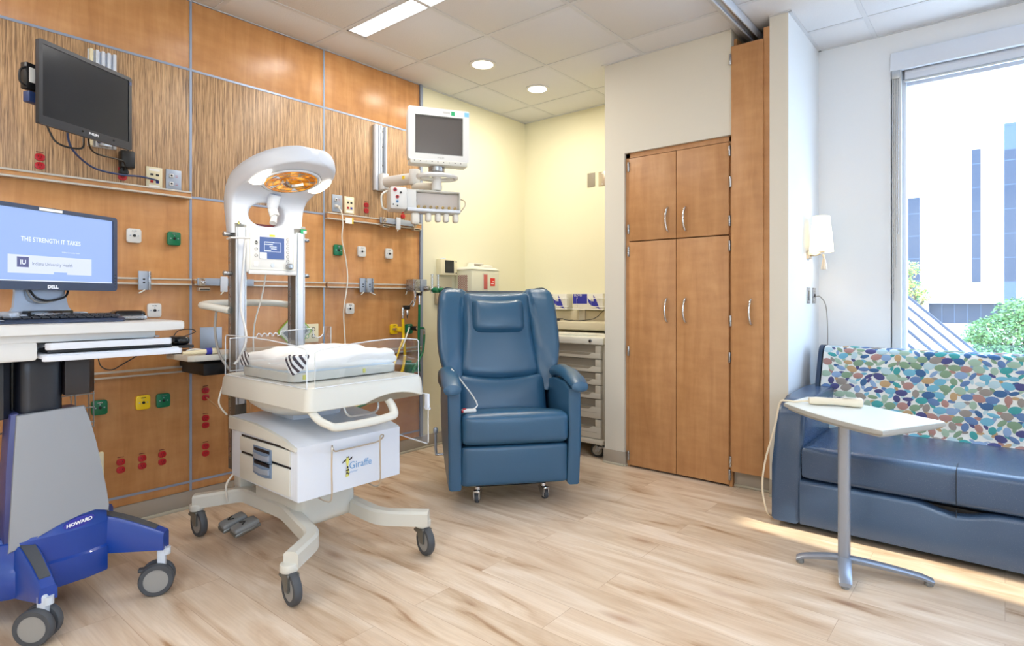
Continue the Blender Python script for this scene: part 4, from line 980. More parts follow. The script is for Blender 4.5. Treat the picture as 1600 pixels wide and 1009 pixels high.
# arclength
ds = [0]
for k in range(1, 61):
    a, b = BS((k-1)/60), BS(k/60); ds.append(ds[-1]+math.hypot(a[0]-b[0], a[1]-b[1]))
TL = ds[-1]
def at_len(l):
    for k in range(60):
        if ds[k+1] >= l or k == 59:
            f = (l-ds[k])/(ds[k+1]-ds[k]); s0, s1 = BS(k/60), BS((k+1)/60)
            ty, tz = s1[0]-s0[0], s1[1]-s0[1]; n = math.hypot(ty, tz)
            return (s0[0]*(1-f)+s1[0]*f, s0[1]*(1-f)+s1[1]*f, -tz/n, ty/n)
q = MB(); rnd = random.Random(4)
rows = int(TL/.0385)
for j in range(rows):
    nx = int((bx1-bx0)/.0545)
    for i in range(nx):
        cx = bx0+.028+.0545*(i+.5*(j % 2))+rnd.uniform(-.006, .006); cl = .020+.0385*j+rnd.uniform(-.004, .004)
        kind = rnd.random()
        if kind < .55: a_, b_, an = rnd.uniform(.0255, .030), rnd.uniform(.0175, .021), rnd.choice((-.35, 0, .3, .1))
        elif kind < .8: a_, b_, an = rnd.uniform(.022, .027), rnd.uniform(.010, .013), rnd.uniform(-1, 1)
        else: a_, b_, an = rnd.uniform(.020, .024), .016, rnd.choice((1.3, -1.2, 1.57))
        n = 16; pts = []
        for k in range(n):
            th = 2*PI*k/n; u = a_*math.cos(th); v = b_*math.sin(th)*(abs(math.sin(th))**.15)
            x = cx+u*math.cos(an)-v*math.sin(an); l = cl+u*math.sin(an)+v*math.cos(an)
            x = max(bx0+.008, min(bx1-.008, x)); l = max(.002, min(TL-.002, l))
            y, z, ny, nz = at_len(l); off = .0012+.0004*((i*3+j) % 4)
            pts.append((x, y+ny*off, z+nz*off))
        y, z, ny, nz = at_len(max(.002, min(TL-.002, cl))); off += .0026; q.fan(pts, (max(bx0+.008, min(bx1-.008, cx)), y+ny*off, z+nz*off), 'oval_%d' % rnd.randrange(12))
        if rnd.random() < .95:   # small filler leaf
            a_, b_, an = .017, .0085, rnd.uniform(-1.5, 1.5); ccx, ccl = cx+.027, cl+.014; pts = []
            for k in range(10):
                th = 2*PI*k/10; u = a_*math.cos(th); v = b_*math.sin(th)
                x = max(bx0+.008, min(bx1-.008, ccx+u*math.cos(an)-v*math.sin(an))); l = max(.002, min(TL-.002, ccl+u*math.sin(an)+v*math.cos(an)))
                y, z, ny, nz = at_len(l); pts.append((x, y+ny*.0009, z+nz*.0009))
            q.poly(pts, 'oval_%d' % rnd.randrange(12))
po = q.build('oval_print', bk, local=False, recalc=False); po['kind'] = 'stuff'
for x0, x1 in ((bx0-.022, bx0-.001), (bx1+.001, bx1+.02)):
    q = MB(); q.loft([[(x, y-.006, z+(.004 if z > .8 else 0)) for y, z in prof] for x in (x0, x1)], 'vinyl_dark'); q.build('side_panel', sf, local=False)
q = MB(); q.rbox((-.16, 4.02, .50), (1.36, .05, .62), .018, 'vinyl_dark', n=3); q.build('back_panel', sf, local=False)

# ------------------------------------------------------------------ side table + handset
tb = thing('side_table', 'small pedestal table with pale angular top and grey metal feet before the sofa', 'side table', (-.514, 2.775, 0))
out = []
A, B_, Cc, D, E_ = (-.775, 2.862), (-.336, 2.475), (-.174, 2.811), (-.47, 3.03), (-.715, 3.12)
for k in range(9):
    f = k/8; x = A[0]*(1-f)+B_[0]*f; y = A[1]*(1-f)+B_[1]*f; bl = .030*math.sin(PI*f); out.append((x-bl*.66, y-bl*.75))
for k in range(1, 9):
    f = k/8; out.append((B_[0]*(1-f)+Cc[0]*f, B_[1]*(1-f)+Cc[1]*f))
out += [(-.183, 2.826)]+[(Cc[0]*(1-f)+D[0]*f, Cc[1]*(1-f)+D[1]*f) for f in (.3, .7, 1)]+[E_, (-.738, 3.108)]
q = MB(); q.prism(out, fXY, .640, .656, 'table_edge', .004); cx_, cy_ = -.49, 2.82
q.prism([(cx_+(x-cx_)*.985, cy_+(y-cy_)*.985) for x, y in out], fXY, .655, .6578, 'table_top', .001); q.build('top', tb, local=False)
q = MB(); q.prism([(cx_+(x-cx_)*.93, cy_+(y-cy_)*.93) for x, y in out], fXY, .628, .641, 'table_edge', .004); q.build('underplate', tb, local=False)
q = MB(); q.loft([[(-.514+.0225*math.copysign(abs(math.cos(a))**.6, math.cos(a)), 2.775+.0225*math.copysign(abs(math.sin(a))**.6, math.sin(a)), z) for a in [2*PI*(k+.5)/24 for k in range(24)]] for z in (.05, .63)], 'table_metal'); q.build('pole', tb, local=False)
for ex, ey in ((-.690, 2.735), (-.476, 2.590), (-.215, 2.845)):
    d = Vector((ex+.514, ey-2.775, 0)); L = d.length; d.normalize(); nn = Vector((-d.y, d.x, 0)); c = Vector((-.514, 2.775, 0))
    ring = []
    for k in range(9):
        f = k/8; p = c+d*L*f; zt = .062-.030*f**1.7; hw = .026-.003*f; th = .020-.006*f
        if k == 8: zt -= .006
        ring.append([p-nn*hw+Vector((0, 0, zt-.004)), p-nn*hw*.7+Vector((0, 0, zt)), p+nn*hw*.7+Vector((0, 0, zt)), p+nn*hw+Vector((0, 0, zt-.004)), p+nn*hw*.8+Vector((0, 0, zt-th)), p-nn*hw*.8+Vector((0, 0, zt-th))])
    q = MB(); q.loft(ring, 'table_metal'); f_ = q.build('foot', tb, local=False)
    q = MB(); e = c+d*(L-.015); q.cyl((e.x, e.y, 0), (e.x, e.y, .022), .015, 'pedal_grey', seg=14, bev=.003); q.build('glide', f_, local=False)
hd = thing('handset', 'ivory bedside handset lying on the small table top', 'handset', (-.572, 2.928, .658), math.atan2(.055, .192))
q = MB()
q.loft([[(x, w_*math.copysign(abs(math.cos(a))**.6, math.cos(a)), z0+.5*h_+.5*h_*math.copysign(abs(math.sin(a))**.6, math.sin(a))) for a in [2*PI*k/20 for k in range(20)]] for x, w_, z0, h_ in ((-.112, .012, .006, .020), (-.108, .020, .002, .028), (-.08, .022, .0, .033), (-.02, .022, .004, .028), (.02, .024, .003, .030), (.06, .031, .0, .037), (.092, .033, .0, .040), (.098, .030, .003, .034))], 'ivory'); q.build('body', hd)
q = MB(); q.box((.052, 0, .0375), (.05, .03, .0015), 'warm_white'); [q.cyl((-.04+.018*k, 0, .029), (-.04+.018*k, 0, .0335), .006, 'warm_white', seg=12) for k in range(3)]; q.build('buttons', hd)
q = MB(); q.tube([(-.675, 2.90, .672), (-.705, 2.89, .668), (-.735, 2.895, .662), (-.775, 2.90, .661), (-.805, 2.91, .645), (-.84, 2.95, .52), (-.905, 3.03, .34), (-.935, 3.08, .20), (-.935, 3.12, .09), (-.93, 3.18, .02), (-.925, 3.30, .007), (-.92, 3.42, .006)], .0045, 'ivory')
tag(q.build('bedside_cable'), 'ivory cord hanging from the table edge down beside the sofa arm to the floor', 'cord')

# ------------------------------------------------------------------ recliner
rc = thing('recliner', 'blue vinyl wingback medical recliner with head pillow and small front casters', 'recliner chair', (-2.036, 2.469, 0), math.radians(50.4))
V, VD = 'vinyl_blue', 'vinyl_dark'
for s_ in (-1, 1):
    q = MB(); prof = [(.0, .108), (-.012, .40), (-.004, .635), (.10, .665), (.35, .655), (.56, .62), (.62, .50), (.60, .34), (.50, .24), (.30, .17), (.12, .115)]
    q.prism(prof, lambda u, v, t_: (s_*(t_+.012*(v-.4)), u, v), .296, .365, V, .014, 3); q.build('side_panel', rc)
    q = MB(); R_ = []
    for f, y, z, hw, hh_ in ((0, -.062, .648, .026, .016), (.1, -.054, .652, .046, .028), (.3, .0, .672, .052, .032), (.5, .14, .696, .052, .034), (.7, .32, .700, .048, .036), (.85, .48, .675, .044, .036), (.95, .60, .62, .038, .034), (1, .64, .58, .02, .02)):
        R_.append([(s_*.347+hw*math.copysign(abs(math.cos(a))**.8, math.cos(a)), y, z+hh_*math.sin(a)) for a in [2*PI*k/20 for k in range(20)]])
    q.loft(R_, V); q.build('arm_pad', rc)
q = MB(); q.rbox((0, .25, .430), (.588, .56, .165), .035, V, puff=(0, .008, .014), n=14, fn=lambda p: (p.x, p.y, p.z-(.075*max(0, (p.y+.2)/.48) if p.z > 0 else 0))); q.build('seat', rc)
q = MB(); q.rbox((0, .045, .231), (.588, .09, .214), .018, V, puff=(0, .008, 0), n=12); q.build('footrest', rc)
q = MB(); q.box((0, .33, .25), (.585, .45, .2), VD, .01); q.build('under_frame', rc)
# back
LEAN = lambda z: .50+.36*(z-.5)
q = MB()
ring = []
for z, hw, th in ((.42, .30, .05), (.5, .31, .07), (.7, .32, .08), (.9, .32, .08), (1.05, .325, .07), (1.12, .32, .055), (1.15, .305, .03)):
    y = LEAN(z)+.07; ring.append([(hw*math.copysign(abs(math.cos(a))**.35, math.cos(a)), y+th*math.copysign(abs(math.sin(a))**.8, math.sin(a)), z+(.0 if z < 1.1 else .038*(abs(math.cos(a))**3))) for a in [2*PI*k/32 for k in range(32)]])
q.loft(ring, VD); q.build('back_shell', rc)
M15 = Matrix.Rotation(math.radians(-19.5), 4, 'X')
def crease(p, amp=.006):
    return p
q = MB(); q.rbox((0, LEAN(.545)-.03, .535), (.555, .13, .27), .045, V, puff=(0, .018, 0), n=12, M=M15, fn=lambda p: (p.x, p.y, p.z-(.035*(1-(p.x/.28)**2) if p.z > 0 else 0))); q.build('lumbar_cushion', rc)
def bfn(p):
    zz = p.z
    if p.z < 0: zz -= .030*(1-(p.x/.24)**2)
    else: zz -= .012*(1-(p.x/.24)**2)*(p.z/.25)
    return (p.x*(1+.14*max(0, -p.z)/.25), p.y+.004*math.sin(p.x*60)*(abs(p.x) > .19), zz)
q = MB(); q.rbox((0, LEAN(.91)-.012, .905), (.45, .14, .56), .05, V, puff=(0, .022, 0), n=16, M=M15, fn=bfn); q.build('back_cushion', rc)
q = MB(); q.rbox((0, LEAN(1.04)-.085, 1.025), (.335, .10, .225), .045, V, puff=(0, .02, 0), n=14, M=M15, fn=lambda p: (p.x, p.y, p.z-(.016 if p.z > 0 else .016)*(1-(p.x/.17)**2))); q.build('head_pillow', rc)
for s_ in (-1, 1):
    q = MB(); ring = []
    Z = [.565, .60, .66, .74, .83, .92, 1.0, 1.08, 1.14, 1.175, 1.195, 1.20]
    XO = [.298, .318, .345, .372, .386, .388, .386, .382, .375, .362, .340, .31]
    XI = [.255, .245, .232, .222, .214, .208, .200, .190, .182, .190, .215, .25]
    TH = [.03, .045, .055, .06, .062, .062, .062, .06, .055, .045, .028, .008]
    for z, xo, xi, th in zip(Z, XO, XI, TH):
        c = ((xo+xi)/2, LEAN(z)-.012); hl = (xo-xi)/2; r_ = []
        nseg = 48
        for k in range(nseg):
            a = 2*PI*k/nseg; u = hl*math.copysign(abs(math.cos(a))**.75, math.cos(a)); v = th*math.copysign(abs(math.sin(a))**.85, math.sin(a))
            # wing sweeps forward at the outer edge
            x = c[0]+u; y = c[1]+v-.42*(x-.20)
            wr_ = .0
            if z < .84: wr_ = .010*math.sin((abs(x-.2)*50+z*95))*(1-(z-.565)/.28)**.5
            elif z > 1.0: wr_ = .007*math.sin(x*150+z*30)*max(0, 1-abs(x-.225)/.06)
            r_.append((s_*x, y-wr_*(v < 0), z))
        ring.append(r_)
    # densify between levels
    dense = []
    for i in range(len(ring)-1):
        for f in (0, .25, .5, .75): 
            zf = Z[i]*(1-f)+Z[i+1]*f
            row = []
            for p, w_ in zip(ring[i], ring[i+1]):
                pt = [p[j]*(1-f)+w_[j]*f for j in range(3)]
                row.append(tuple(pt))
            dense.append(row)
    dense.append(ring[-1])
    q.loft(dense, V, cap=True); q.build('wing', rc)
    q = MB(); q.tube([(s_*(XO[i]-.004), LEAN(Z[i])-.012+.03-.42*(XO[i]-.2), Z[i]+.002) for i in range(1, len(Z))]+[(s_*.25, LEAN(1.19)+.01, 1.19), (s_*.18, LEAN(1.16)+.01, 1.158)], .005, 'seam_dark', seg=6, res=3); q.build('piping', rc)
q = MB(); q.tube([(-.19, .13, .093), (.19, .13, .093)], .011, 'black', smooth=False); q.tube([(-.19, .13, .093), (-.19, .5, .12)], .011, 'black', smooth=False); q.tube([(.19, .13, .093), (.19, .5, .12)], .011, 'black', smooth=False); q.box((0, .4, .12), (.44, .05, .03), 'black', .003); q.build('base_frame', rc)
for x, y, a in ((-.19, .13, 1.2), (.185, .13, 1.9), (-.24, .56, .4), (.24, .56, .4)):
    caster(rc, x, y, .088, .026, .02, a, 'rubber', 'steel', 'chrome', local=True, offs=.014)
q = MB(); q.cyl((-.365, .36, .215), (-.412, .36, .215), .008, 'steel', seg=12); q.tube([(-.407, .36, .215), (-.412, .355, .26), (-.412, .345, .34)], .008, 'steel_blue', smooth=False, seg=10); q.rbox((-.412, .343, .36), (.030, .034, .040), .015, 'steel_blue', n=3); q.build('side_lever', rc)
RM = WM[rc.name]
cr = thing('call_remote', 'small white call remote with red button resting on the recliner seat', 'remote', tuple(RM @ Vector((-.262, .05, .512))), math.radians(50.4))
q = MB(); q.rbox((.012, 0, .012), (.085, .032, .022), .010, 'white_plastic', n=4, fn=lambda p: (p.x, p.y*(1.1-p.x*6), p.z)); q.build('body', cr)
q = MB(); q.cyl((-.012, -.004, .020), (-.012, -.004, .0265), .011, 'outlet_red', seg=16, bev=.002); q.cyl((-.028, -.017, .012), (-.020, -.014, .012), .008, 'outlet_red', seg=12); q.build('red_button', cr)
q = MB(); q.tube([RM @ Vector(p) for p in ((-.22, .06, .532), (-.20, .075, .55), (-.225, .09, .60), (-.27, .10, .66), (-.30, .12, .70), (-.33, .2, .735))], .0042, 'white_plastic')
tag(q.build('remote_cord'), 'white cord from the red-button remote up over the recliner left arm', 'cord')

# ------------------------------------------------------------------ wall shelf behind the warmer
t = thing('wall_shelf', 'pale fold-down wall shelf with black bracket between the computer cart and the warmer', 'shelf', (XP, 1.45, .85))
q = MB(); q.prism([(-3.235, 1.163), (-2.975, 1.163), (-2.952, 1.186), (-2.952, 1.74), (-3.235, 1.74)], fXY, .832, .859, 'warm_white', .004); q.build('top', t, local=False)
q = MB(); q.span((XP, 1.28, .745), (-3.08, 1.50, .805), 'black', .003); q.span((XP, 1.28, .805), (-3.20, 1.50, .834), 'black'); q.build('bracket', t, local=False)
t = thing('test_tube_probe', 'white cylindrical probe with blue band and red end lying on the wall shelf', 'probe', (-2.99, 1.225, .875), 0)
q = MB(); q.cyl((-.01, -.075, -.003), (.0, .03, .0), .008, 'cream_plastic', r2=.012, seg=14); q.tube([(-.03, -.05, .004), (-.02, -.02, .012), (-.004, .01, .008)], .005, 'white_plastic'); q.build('body', t)
q = MB(); q.cyl((0, .028, 0), (.002, .052, 0), .0165, 'box_blue', seg=16); q.cyl((.002, .052, 0), (.004, .075, 0), .0155, 'cream_plastic', seg=16); q.build('band', t)
q = MB(); q.cyl((.004, .075, 0), (.005, .082, 0), .0145, 'outlet_red', seg=16, bev=.002); q.build('red_end', t)
q = MB(); q.prism([(-3.34, .99), (-3.14, .99), (-3.12, 1.28), (-3.3, 1.30)], fXY, .862, .868, 'black')
tag(q.build('clipboard'), 'thin black flat board lying at the back end of the wall shelf', 'board')

# ------------------------------------------------------------------ infant warmer
wm = thing('infant_warmer', 'large white infant radiant warmer with lit hood, clear side panels and wheeled base', 'infant warmer', (-2.45, 1.50, 0))
P = lambda n, q, par=None: q.build(n, par or wm, local=False)
# base
def bar(pts, w_, z0, z1, m='warm_white'):
    """flat bar along a plan polyline"""
    q = MB(); ring = []; n = len(pts)
    for i, p in enumerate(pts):
        p = Vector(p[:2]); 
        d0 = (p-Vector(pts[i-1][:2])).normalized() if i else (Vector(pts[1][:2])-p).normalized()
        d1 = (Vector(pts[i+1][:2])-p).normalized() if i < n-1 else d0
        d = (d0+d1).normalized(); nn = Vector((-d.y, d.x))/max(.5, d.dot(d1)); a, b = p+nn*w_/2, p-nn*w_/2; zt = z1+(pts[i][2] if len(pts[i]) > 2 else 0); zb = z0+(pts[i][2] if len(pts[i]) > 2 else 0); e = .010
        a2, b2 = p+nn*(w_/2-e), p-nn*(w_/2-e)
        ring.append([(a.x, a.y, zb), (a.x, a.y, zt-e), (a2.x, a2.y, zt), (b2.x, b2.y, zt), (b.x, b.y, zt-e), (b.x, b.y, zb)])
    q.loft(ring, m); return q
def smooth(pts, r=.05, n=5):
    o = [pts[0]]
    for i in range(1, len(pts)-1):
        a, p, b = Vector(pts[i-1]), Vector(pts[i]), Vector(pts[i+1]); u = (a-p).normalized(); v = (b-p).normalized()
        A_, B2 = p+u*r, p+v*r
        for k in range(n+1):
            t_ = k/n; x = A_*(1-t_)**2+p*2*t_*(1-t_)+B2*t_**2; o.append(tuple(x))
    o.append(pts[-1]); return o
zt = 0
P('base_leg', bar(smooth([(-2.985, 1.195, -.005), (-2.84, 1.375, .02), (-2.45, 1.37, .03), (-2.14, 1.318, -.002), (-2.035, 1.155, -.006)], .055), .058, .135, .198))
P('base_leg', bar(smooth([(-2.985, 1.80, -.005), (-2.84, 1.64, .02), (-2.45, 1.63, .02), (-2.13, 1.64, -.002), (-1.965, 1.775, -.006)], .055), .058, .135, .198))
q = MB(); q.rbox((-2.52, 1.50, .215), (.42, .30, .17), .05, 'warm_white', n=6); q.rbox((-2.47, 1.50, .30), (.30, .24, .10), .03, 'warm_white', n=4); P('pedestal', q)
for x, y, a in ((-2.045, 1.155, 3.04), (-2.975, 1.205, 3.17), (-1.99, 1.765, 2.92), (-2.965, 1.79, 3.0)):
    q = MB(); q.cyl((x, y, .118), (x, y, .150), .034, 'warm_white', seg=20, bev=.006); P('caster_cap', q)
    caster(wm, x, y, .135, .062, .030, a, 'rubber', 'wheel_grey', 'alu_dark', 'alu_dark', offs=.022)
for k, (x, y) in enumerate(((-2.775, 1.285), (-2.680, 1.295))):
    q = MB(); M = Matrix.Rotation(-.12, 4, 'Z') @ Matrix.Rotation(.28, 4, 'X'); q.rbox((x, y, .092), (.080, .115, .030), .014, 'pedal_grey', n=4, M=M)
    zc = .110; 
    T2 = Matrix.Translation((x, y, .092)) @ M
    dz = -1 if k == 0 else 1
    q.tube([T2 @ Vector(p) for p in ((-.018, -.008*dz-.006, .0168), (0, .012*dz-.006, .0168), (.018, -.008*dz-.006, .0168))], .0032, 'black', smooth=False); q.rbox((x, y+.002, .078), (.086, .121, .022), .010, 'alu_dark', n=3, M=M); P('foot_pedal', q)
q = MB(); q.span((-2.93, 1.36, .14), (-2.6, 1.42, .20), 'warm_white', .01); P('pedal_mount', q)
# storage box
bxp = [(-2.674, .340), (-2.12, .333), (-2.12, .548), (-2.135, .556), (-2.20, .568), (-2.33, .588), (-2.45, .600), (-2.60, .606), (-2.674, .606)]
q = MB(); q.prism(bxp, lambda u, v, t_: (u, t_, v), 1.231, 1.742, 'blue_white', .006); sb = P('storage_box', q)
q = MB(); q.span((-2.676, 1.2265, .555), (-2.655, 1.235, .60), 'warm_white'); q.prism([(-2.676, .548), (-2.54, .552), (-2.40, .55), (-2.25, .545), (-2.122, .532), (-2.122, .548), (-2.20, .569), (-2.33, .589), (-2.45, .601), (-2.676, .607)], lambda u, v, t_: (u, t_, v), 1.219, 1.234, 'warm_white', .003); P('lid_lip', q, sb)
for z0, z1 in ((.468, .530), (.348, .456)):
    q = MB(); q.span((-2.578, 1.2225, z0), (-2.165, 1.234, z1), 'warm_white', .003); q.span((-2.575, 1.2295, z1), (-2.165, 1.2325, z1+.008), 'black'); dr = P('drawer', q, sb)
    q = MB(); zc = (z1-.048 if z1 > .5 else z1-.030); x0, x1 = -2.450, -2.300
    q.prism([(x0, zc+.030), (x1, zc+.030), (x1, zc-.030), ((x0+x1)/2+.03, zc-.036), ((x0+x1)/2-.03, zc-.036), (x0, zc-.030)], lambda u, v, t_: (u, t_, v), 1.2185, 1.2235, 'handle_blue', .001)
    q.prism([(x0+.012, zc+.006), ((x0+x1)/2, zc-.004), (x1-.012, zc+.006), (x1-.012, zc-.018), ((x0+x1)/2, zc-.024), (x0+.012, zc-.018)], lambda u, v, t_: (u, t_, v), 1.211, 1.2195, 'steel_blue', .002)
    q.span((x0+.012, 1.2165, zc+.012), (x1-.012, 1.219, zc+.024), 'black'); P('drawer_pull', q, dr)
q = MB(); fx = -2.119
q.text('Giraffe', .043, (fx, 1.467, .414), (0, 1, 0), (0, 0, 1), 'logo_blue', sx=.98, eps=.0008); q.text('warmer', .013, (fx, 1.469, .398), (0, 1, 0), (0, 0, 1), 'logo_blue', eps=.0008)
def gp(pts, m, e=.001): q.poly([(fx+e, 1.433+u*.8, .385+v*.78) for u, v in pts], m)
gp([(.022, .0), (.040, .0), (.046, .022), (.036, .05), (.043, .088), (.038, .104), (.028, .104), (.022, .088), (.030, .05)], 'giraffe_yellow')
gp([(.024, .088), (.0, .076), (.004, .086), (.026, .098)], 'black', .0014); gp([(.041, .092), (.064, .104), (.060, .092), (.040, .084)], 'black', .0014)
for u, v, s_ in ((.030, .104, .004), (.040, .105, .004), (.033, .05, .006), (.037, .035, .006), (.030, .02, .006), (.040, .015, .005), (.027, .035, .004)): gp([(u-s_, v-s_), (u+s_, v-s_*.6), (u+s_*.7, v+s_), (u-s_*.6, v+s_*1.1)], 'black', .0016)
P('logo', q, sb)
q = MB(); wx = -2.06
q.tube([(-2.13, 1.33, .328), (-2.09, 1.335, .322), (wx, 1.345, .335), (wx, 1.345, .45), (wx, 1.347, .525), (wx-.012, 1.356, .542), (wx-.035, 1.372, .525), (wx-.045, 1.39, .508), (wx-.045, 1.42, .506), (wx-.045, 1.56, .506), (wx-.040, 1.605, .510), (wx-.02, 1.615, .530), (wx-.005, 1.60, .544), (wx, 1.583, .535), (wx, 1.583, .45), (wx, 1.583, .345), (-2.09, 1.580, .322), (-2.13, 1.575, .328)], .0032, 'nickel', seg=8, res=4); P('wire_hook', q)
# lift column between box and bed
q = MB(); q.rbox((-2.50, 1.50, .65), (.20, .26, .14), .03, 'blue_white', n=4); P('lift_column', q)
# bed platform
px0, px1, py0, py1 = -2.745, -2.005, 1.205, 1.795
def platform():
    t = bmesh.new(); q = MB(); n = 48; ring = []
    def rr(z, gx, gy, rad, dz=lambda x, y: 0):
        o = []
        w2, h2 = (px1-px0)/2+gx, (py1-py0)/2+gy
        for qx, qy, a0 in ((1, 1, 0), (-1, 1, 90), (-1, -1, 180), (1, -1, 270)):
            c_ = (w2-rad, h2-rad)
            for k in range(7):
                a = math.radians(a0+90*k/6); x = (px0+px1)/2+qx*c_[0]+rad*math.cos(a); y = (py0+py1)/2+qy*c_[1]+rad*math.sin(a)
                o.append((x, y, z+dz(x, y)))
            # extra points along the edge to allow a curved underside
            nxt = {(1, 1): ((-1, 1)), (-1, 1): (-1, -1), (-1, -1): (1, -1), (1, -1): (1, 1)}[(qx, qy)]
            if qx != nxt[0]: s0 = ((px0+px1)/2+qx*c_[0], (py0+py1)/2+qy*h2); s1 = ((px0+px1)/2+nxt[0]*c_[0], (py0+py1)/2+qy*h2)
            else: s0 = ((px0+px1)/2+qx*w2, (py0+py1)/2+qy*c_[1]); s1 = ((px0+px1)/2+qx*w2, (py0+py1)/2+nxt[1]*c_[1])
            for k in range(1, 16):
                f = k/16; x = s0[0]*(1-f)+s1[0]*f; y = s0[1]*(1-f)+s1[1]*f; o.append((x, y, z+dz(x, y)))
        return o
    def lift(x, y):
        if x > px1-.05: 
            d = (y-1.62)/.15; return .028*max(0, 1-d*d)
        return 0
    R_ = [rr(.700, -.004, -.004, .03, lift), rr(.704, 0, 0, .034, lift), rr(.770, -.006, -.006, .03), rr(.788, -.014, -.014, .025), rr(.794, -.03, -.03, .02), rr(.792, -.06, -.06, .02)]
    q.loft(R_, 'warm_white'); 
    q.rbox((-2.42, 1.50, .695), (.50, .46, .09), .04, 'warm_white', n=6, fn=lambda p: (p.x*(1-.5*max(0, -p.z/.045)), p.y*(1-.3*max(0, -p.z/.045)), p.z))
    return q
P('bed_platform', platform())
q = MB(); q.lathe([(.0, -.085), (.10, -.080), (.18, -.06), (.24, -.03), (.27, .01)], (-2.44, 1.40, .705), 'warm_white', seg=40, sx=1.0, sy=.68); P('tilt_housing', q)
# mattress tray
tray = rrect(-2.385, 1.503, .43, .526, .03, 5)
q = MB(); q.prism(tray, fXY, .797, .832, 'warm_white', .004)
for x, y in ((-2.169, 1.29), (-2.169, 1.58)): q.box((x, y, .815), (.004, .012, .018), 'giraffe_yellow')
P('mattress_tray', q)
q = MB(); q.rbox((-2.385, 1.503, .852), (.415, .51, .06), .022, 'sheet_blue', n=6); P('mattress', q)
def sheetfn(p):
    w_ = noise.noise(Vector((p.x*9, p.y*9, p.z*9)))*.016+noise.noise(Vector((p.x*22, p.y*26, 3)))*.007
    if p.z > 0: return (p.x*1.0, p.y*1.0, p.z-.004+w_+.026*(1-(p.x/.22)**2)*(1-(p.y/.27)**2))
    k = noise.noise(Vector((p.x*34, p.y*34, p.z*10)))*.014
    return (p.x*(1.0+.012)+k*.5, p.y*(1.0+.012)+k*.5, p.z)
q = MB(); q.rbox((-2.385, 1.503, .866), (.428, .524, .062), .024, 'sheet', n=22, fn=sheetfn)
bl = q.build('bed_sheet'); tag(bl, 'rumpled white sheet with dark striped corners covering the warmer mattress', 'sheet')
for pts in ([(-2.168, 1.237), (-2.168, 1.30), (-2.24, 1.237)], [(-2.61, 1.237), (-2.53, 1.237), (-2.61, 1.29)]):
    q = MB(); (ax, ay), (bx_, by_), (dx_, dy_) = pts
    if ax > -2.3:
        q.loft([[(-2.1655, 1.236, .826), (-2.1655, 1.236, .875), (-2.178, 1.246, .9), (-2.20, 1.27, .903)], [(-2.166, 1.255, .832), (-2.166, 1.262, .87), (-2.176, 1.272, .898), (-2.195, 1.290, .904)], [(-2.166, 1.285, .85), (-2.166, 1.300, .87), (-2.174, 1.316, .896), (-2.185, 1.325, .904)]], 'striped_cloth', cap=False, closed=False)
        q.loft([[(-2.1655, 1.236, .826), (-2.1655, 1.236, .875), (-2.178, 1.246, .9), (-2.20, 1.27, .903)], [(-2.19, 1.235, .838), (-2.195, 1.235, .87), (-2.20, 1.245, .898), (-2.215, 1.27, .904)], [(-2.21, 1.235, .86), (-2.225, 1.236, .875), (-2.23, 1.246, .898), (-2.235, 1.262, .904)]], 'striped_cloth', cap=False, closed=False)
    else:
        q.loft([[(-2.601, 1.236, .838), (-2.601, 1.236, .875), (-2.592, 1.25, .9)], [(-2.56, 1.234, .838), (-2.56, 1.234, .872), (-2.56, 1.245, .898)], [(-2.52, 1.235, .845), (-2.525, 1.235, .865), (-2.53, 1.24, .885)]], 'striped_cloth', cap=False, closed=False)
    c_ = q.build('striped_corner', bl, local=False, recalc=True)
# clear panels
def clear_panel(poly, fn, name, par=None, closed=True, t=.005, r=.0028):
    q = MB(); q.prism(poly, fn, 0, t, 'acrylic')
    q.tube([fn(u, v, t/2) for u, v in poly], r, 'acrylic_edge', closed=True, smooth=False, seg=6)
    return P(name, q, par)
def round_top(a, b, z0, ztop, dip=0, side=1):
    """side panel outline between a and b"""
    o = [(a, z0), (b, z0)]
    o += [(b, ztop-.02), (b-.006*(1 if b > a else -1), ztop-.005), (b-.02*(1 if b > a else -1), ztop)]
    o += [(a+.02*(1 if b > a else -1), ztop), (a+.006*(1 if b > a else -1), ztop-.005), (a, ztop-.02)]
    return o
# left (near) panel: plane y = 1.213
o = [(-2.70, .79), (-2.025, .79), (-2.025, .925), (-2.035, .940), (-2.12, .950), (-2.30, .962), (-2.50, .968), (-2.69, .968), (-2.70, .958)]
clear_panel(o, lambda u, v, t_: (u, 1.213+t_, v), 'clear_side_panel')
o = [(1.245, .79), (1.762, .79), (1.762, .94), (1.752, .950), (1.70, .956), (1.60, .960), (1.50, .956), (1.38, .947), (1.27, .935), (1.245, .925)]
clear_panel(o, lambda u, v, t_: (-2.020+t_, u, v), 'clear_foot_panel')
# head panel with notches
o = [(1.25, .80), (1.78, .80), (1.78, .985), (1.735, .985), (1.735, .95), (1.72, .935), (1.70, .93), (1.68, .94), (1.675, .975), (1.66, .98), (1.50, .972), (1.497, .955)]
for c_ in (1.483, 1.455, 1.427, 1.399): o += [(c_, .950), (c_-.002, .962), (c_-.012, .966), (c_-.020, .960), (c_-.022, .950)]
o += [(1.35, .95), (1.25, .95)]
clear_panel(o, lambda u, v, t_: (-2.735+t_, u, v), 'clear_head_panel')
# right panel folded down
o = [(-2.62, .51), (-2.01, .475), (-2.004, .482), (-2.004, .70), (-2.62, .70)]
clear_panel(o, lambda u, v, t_: (u, 1.806+t_, v), 'clear_drop_panel')
q = MB(); q.span((-2.02, 1.80, .63), (-2.0, 1.815, .70), 'blue_white', .002); q.tube([(-2.03, 1.81, .64), (-1.995, 1.81, .635)], .006, 'blue_white', smooth=False); P('panel_hinge', q)
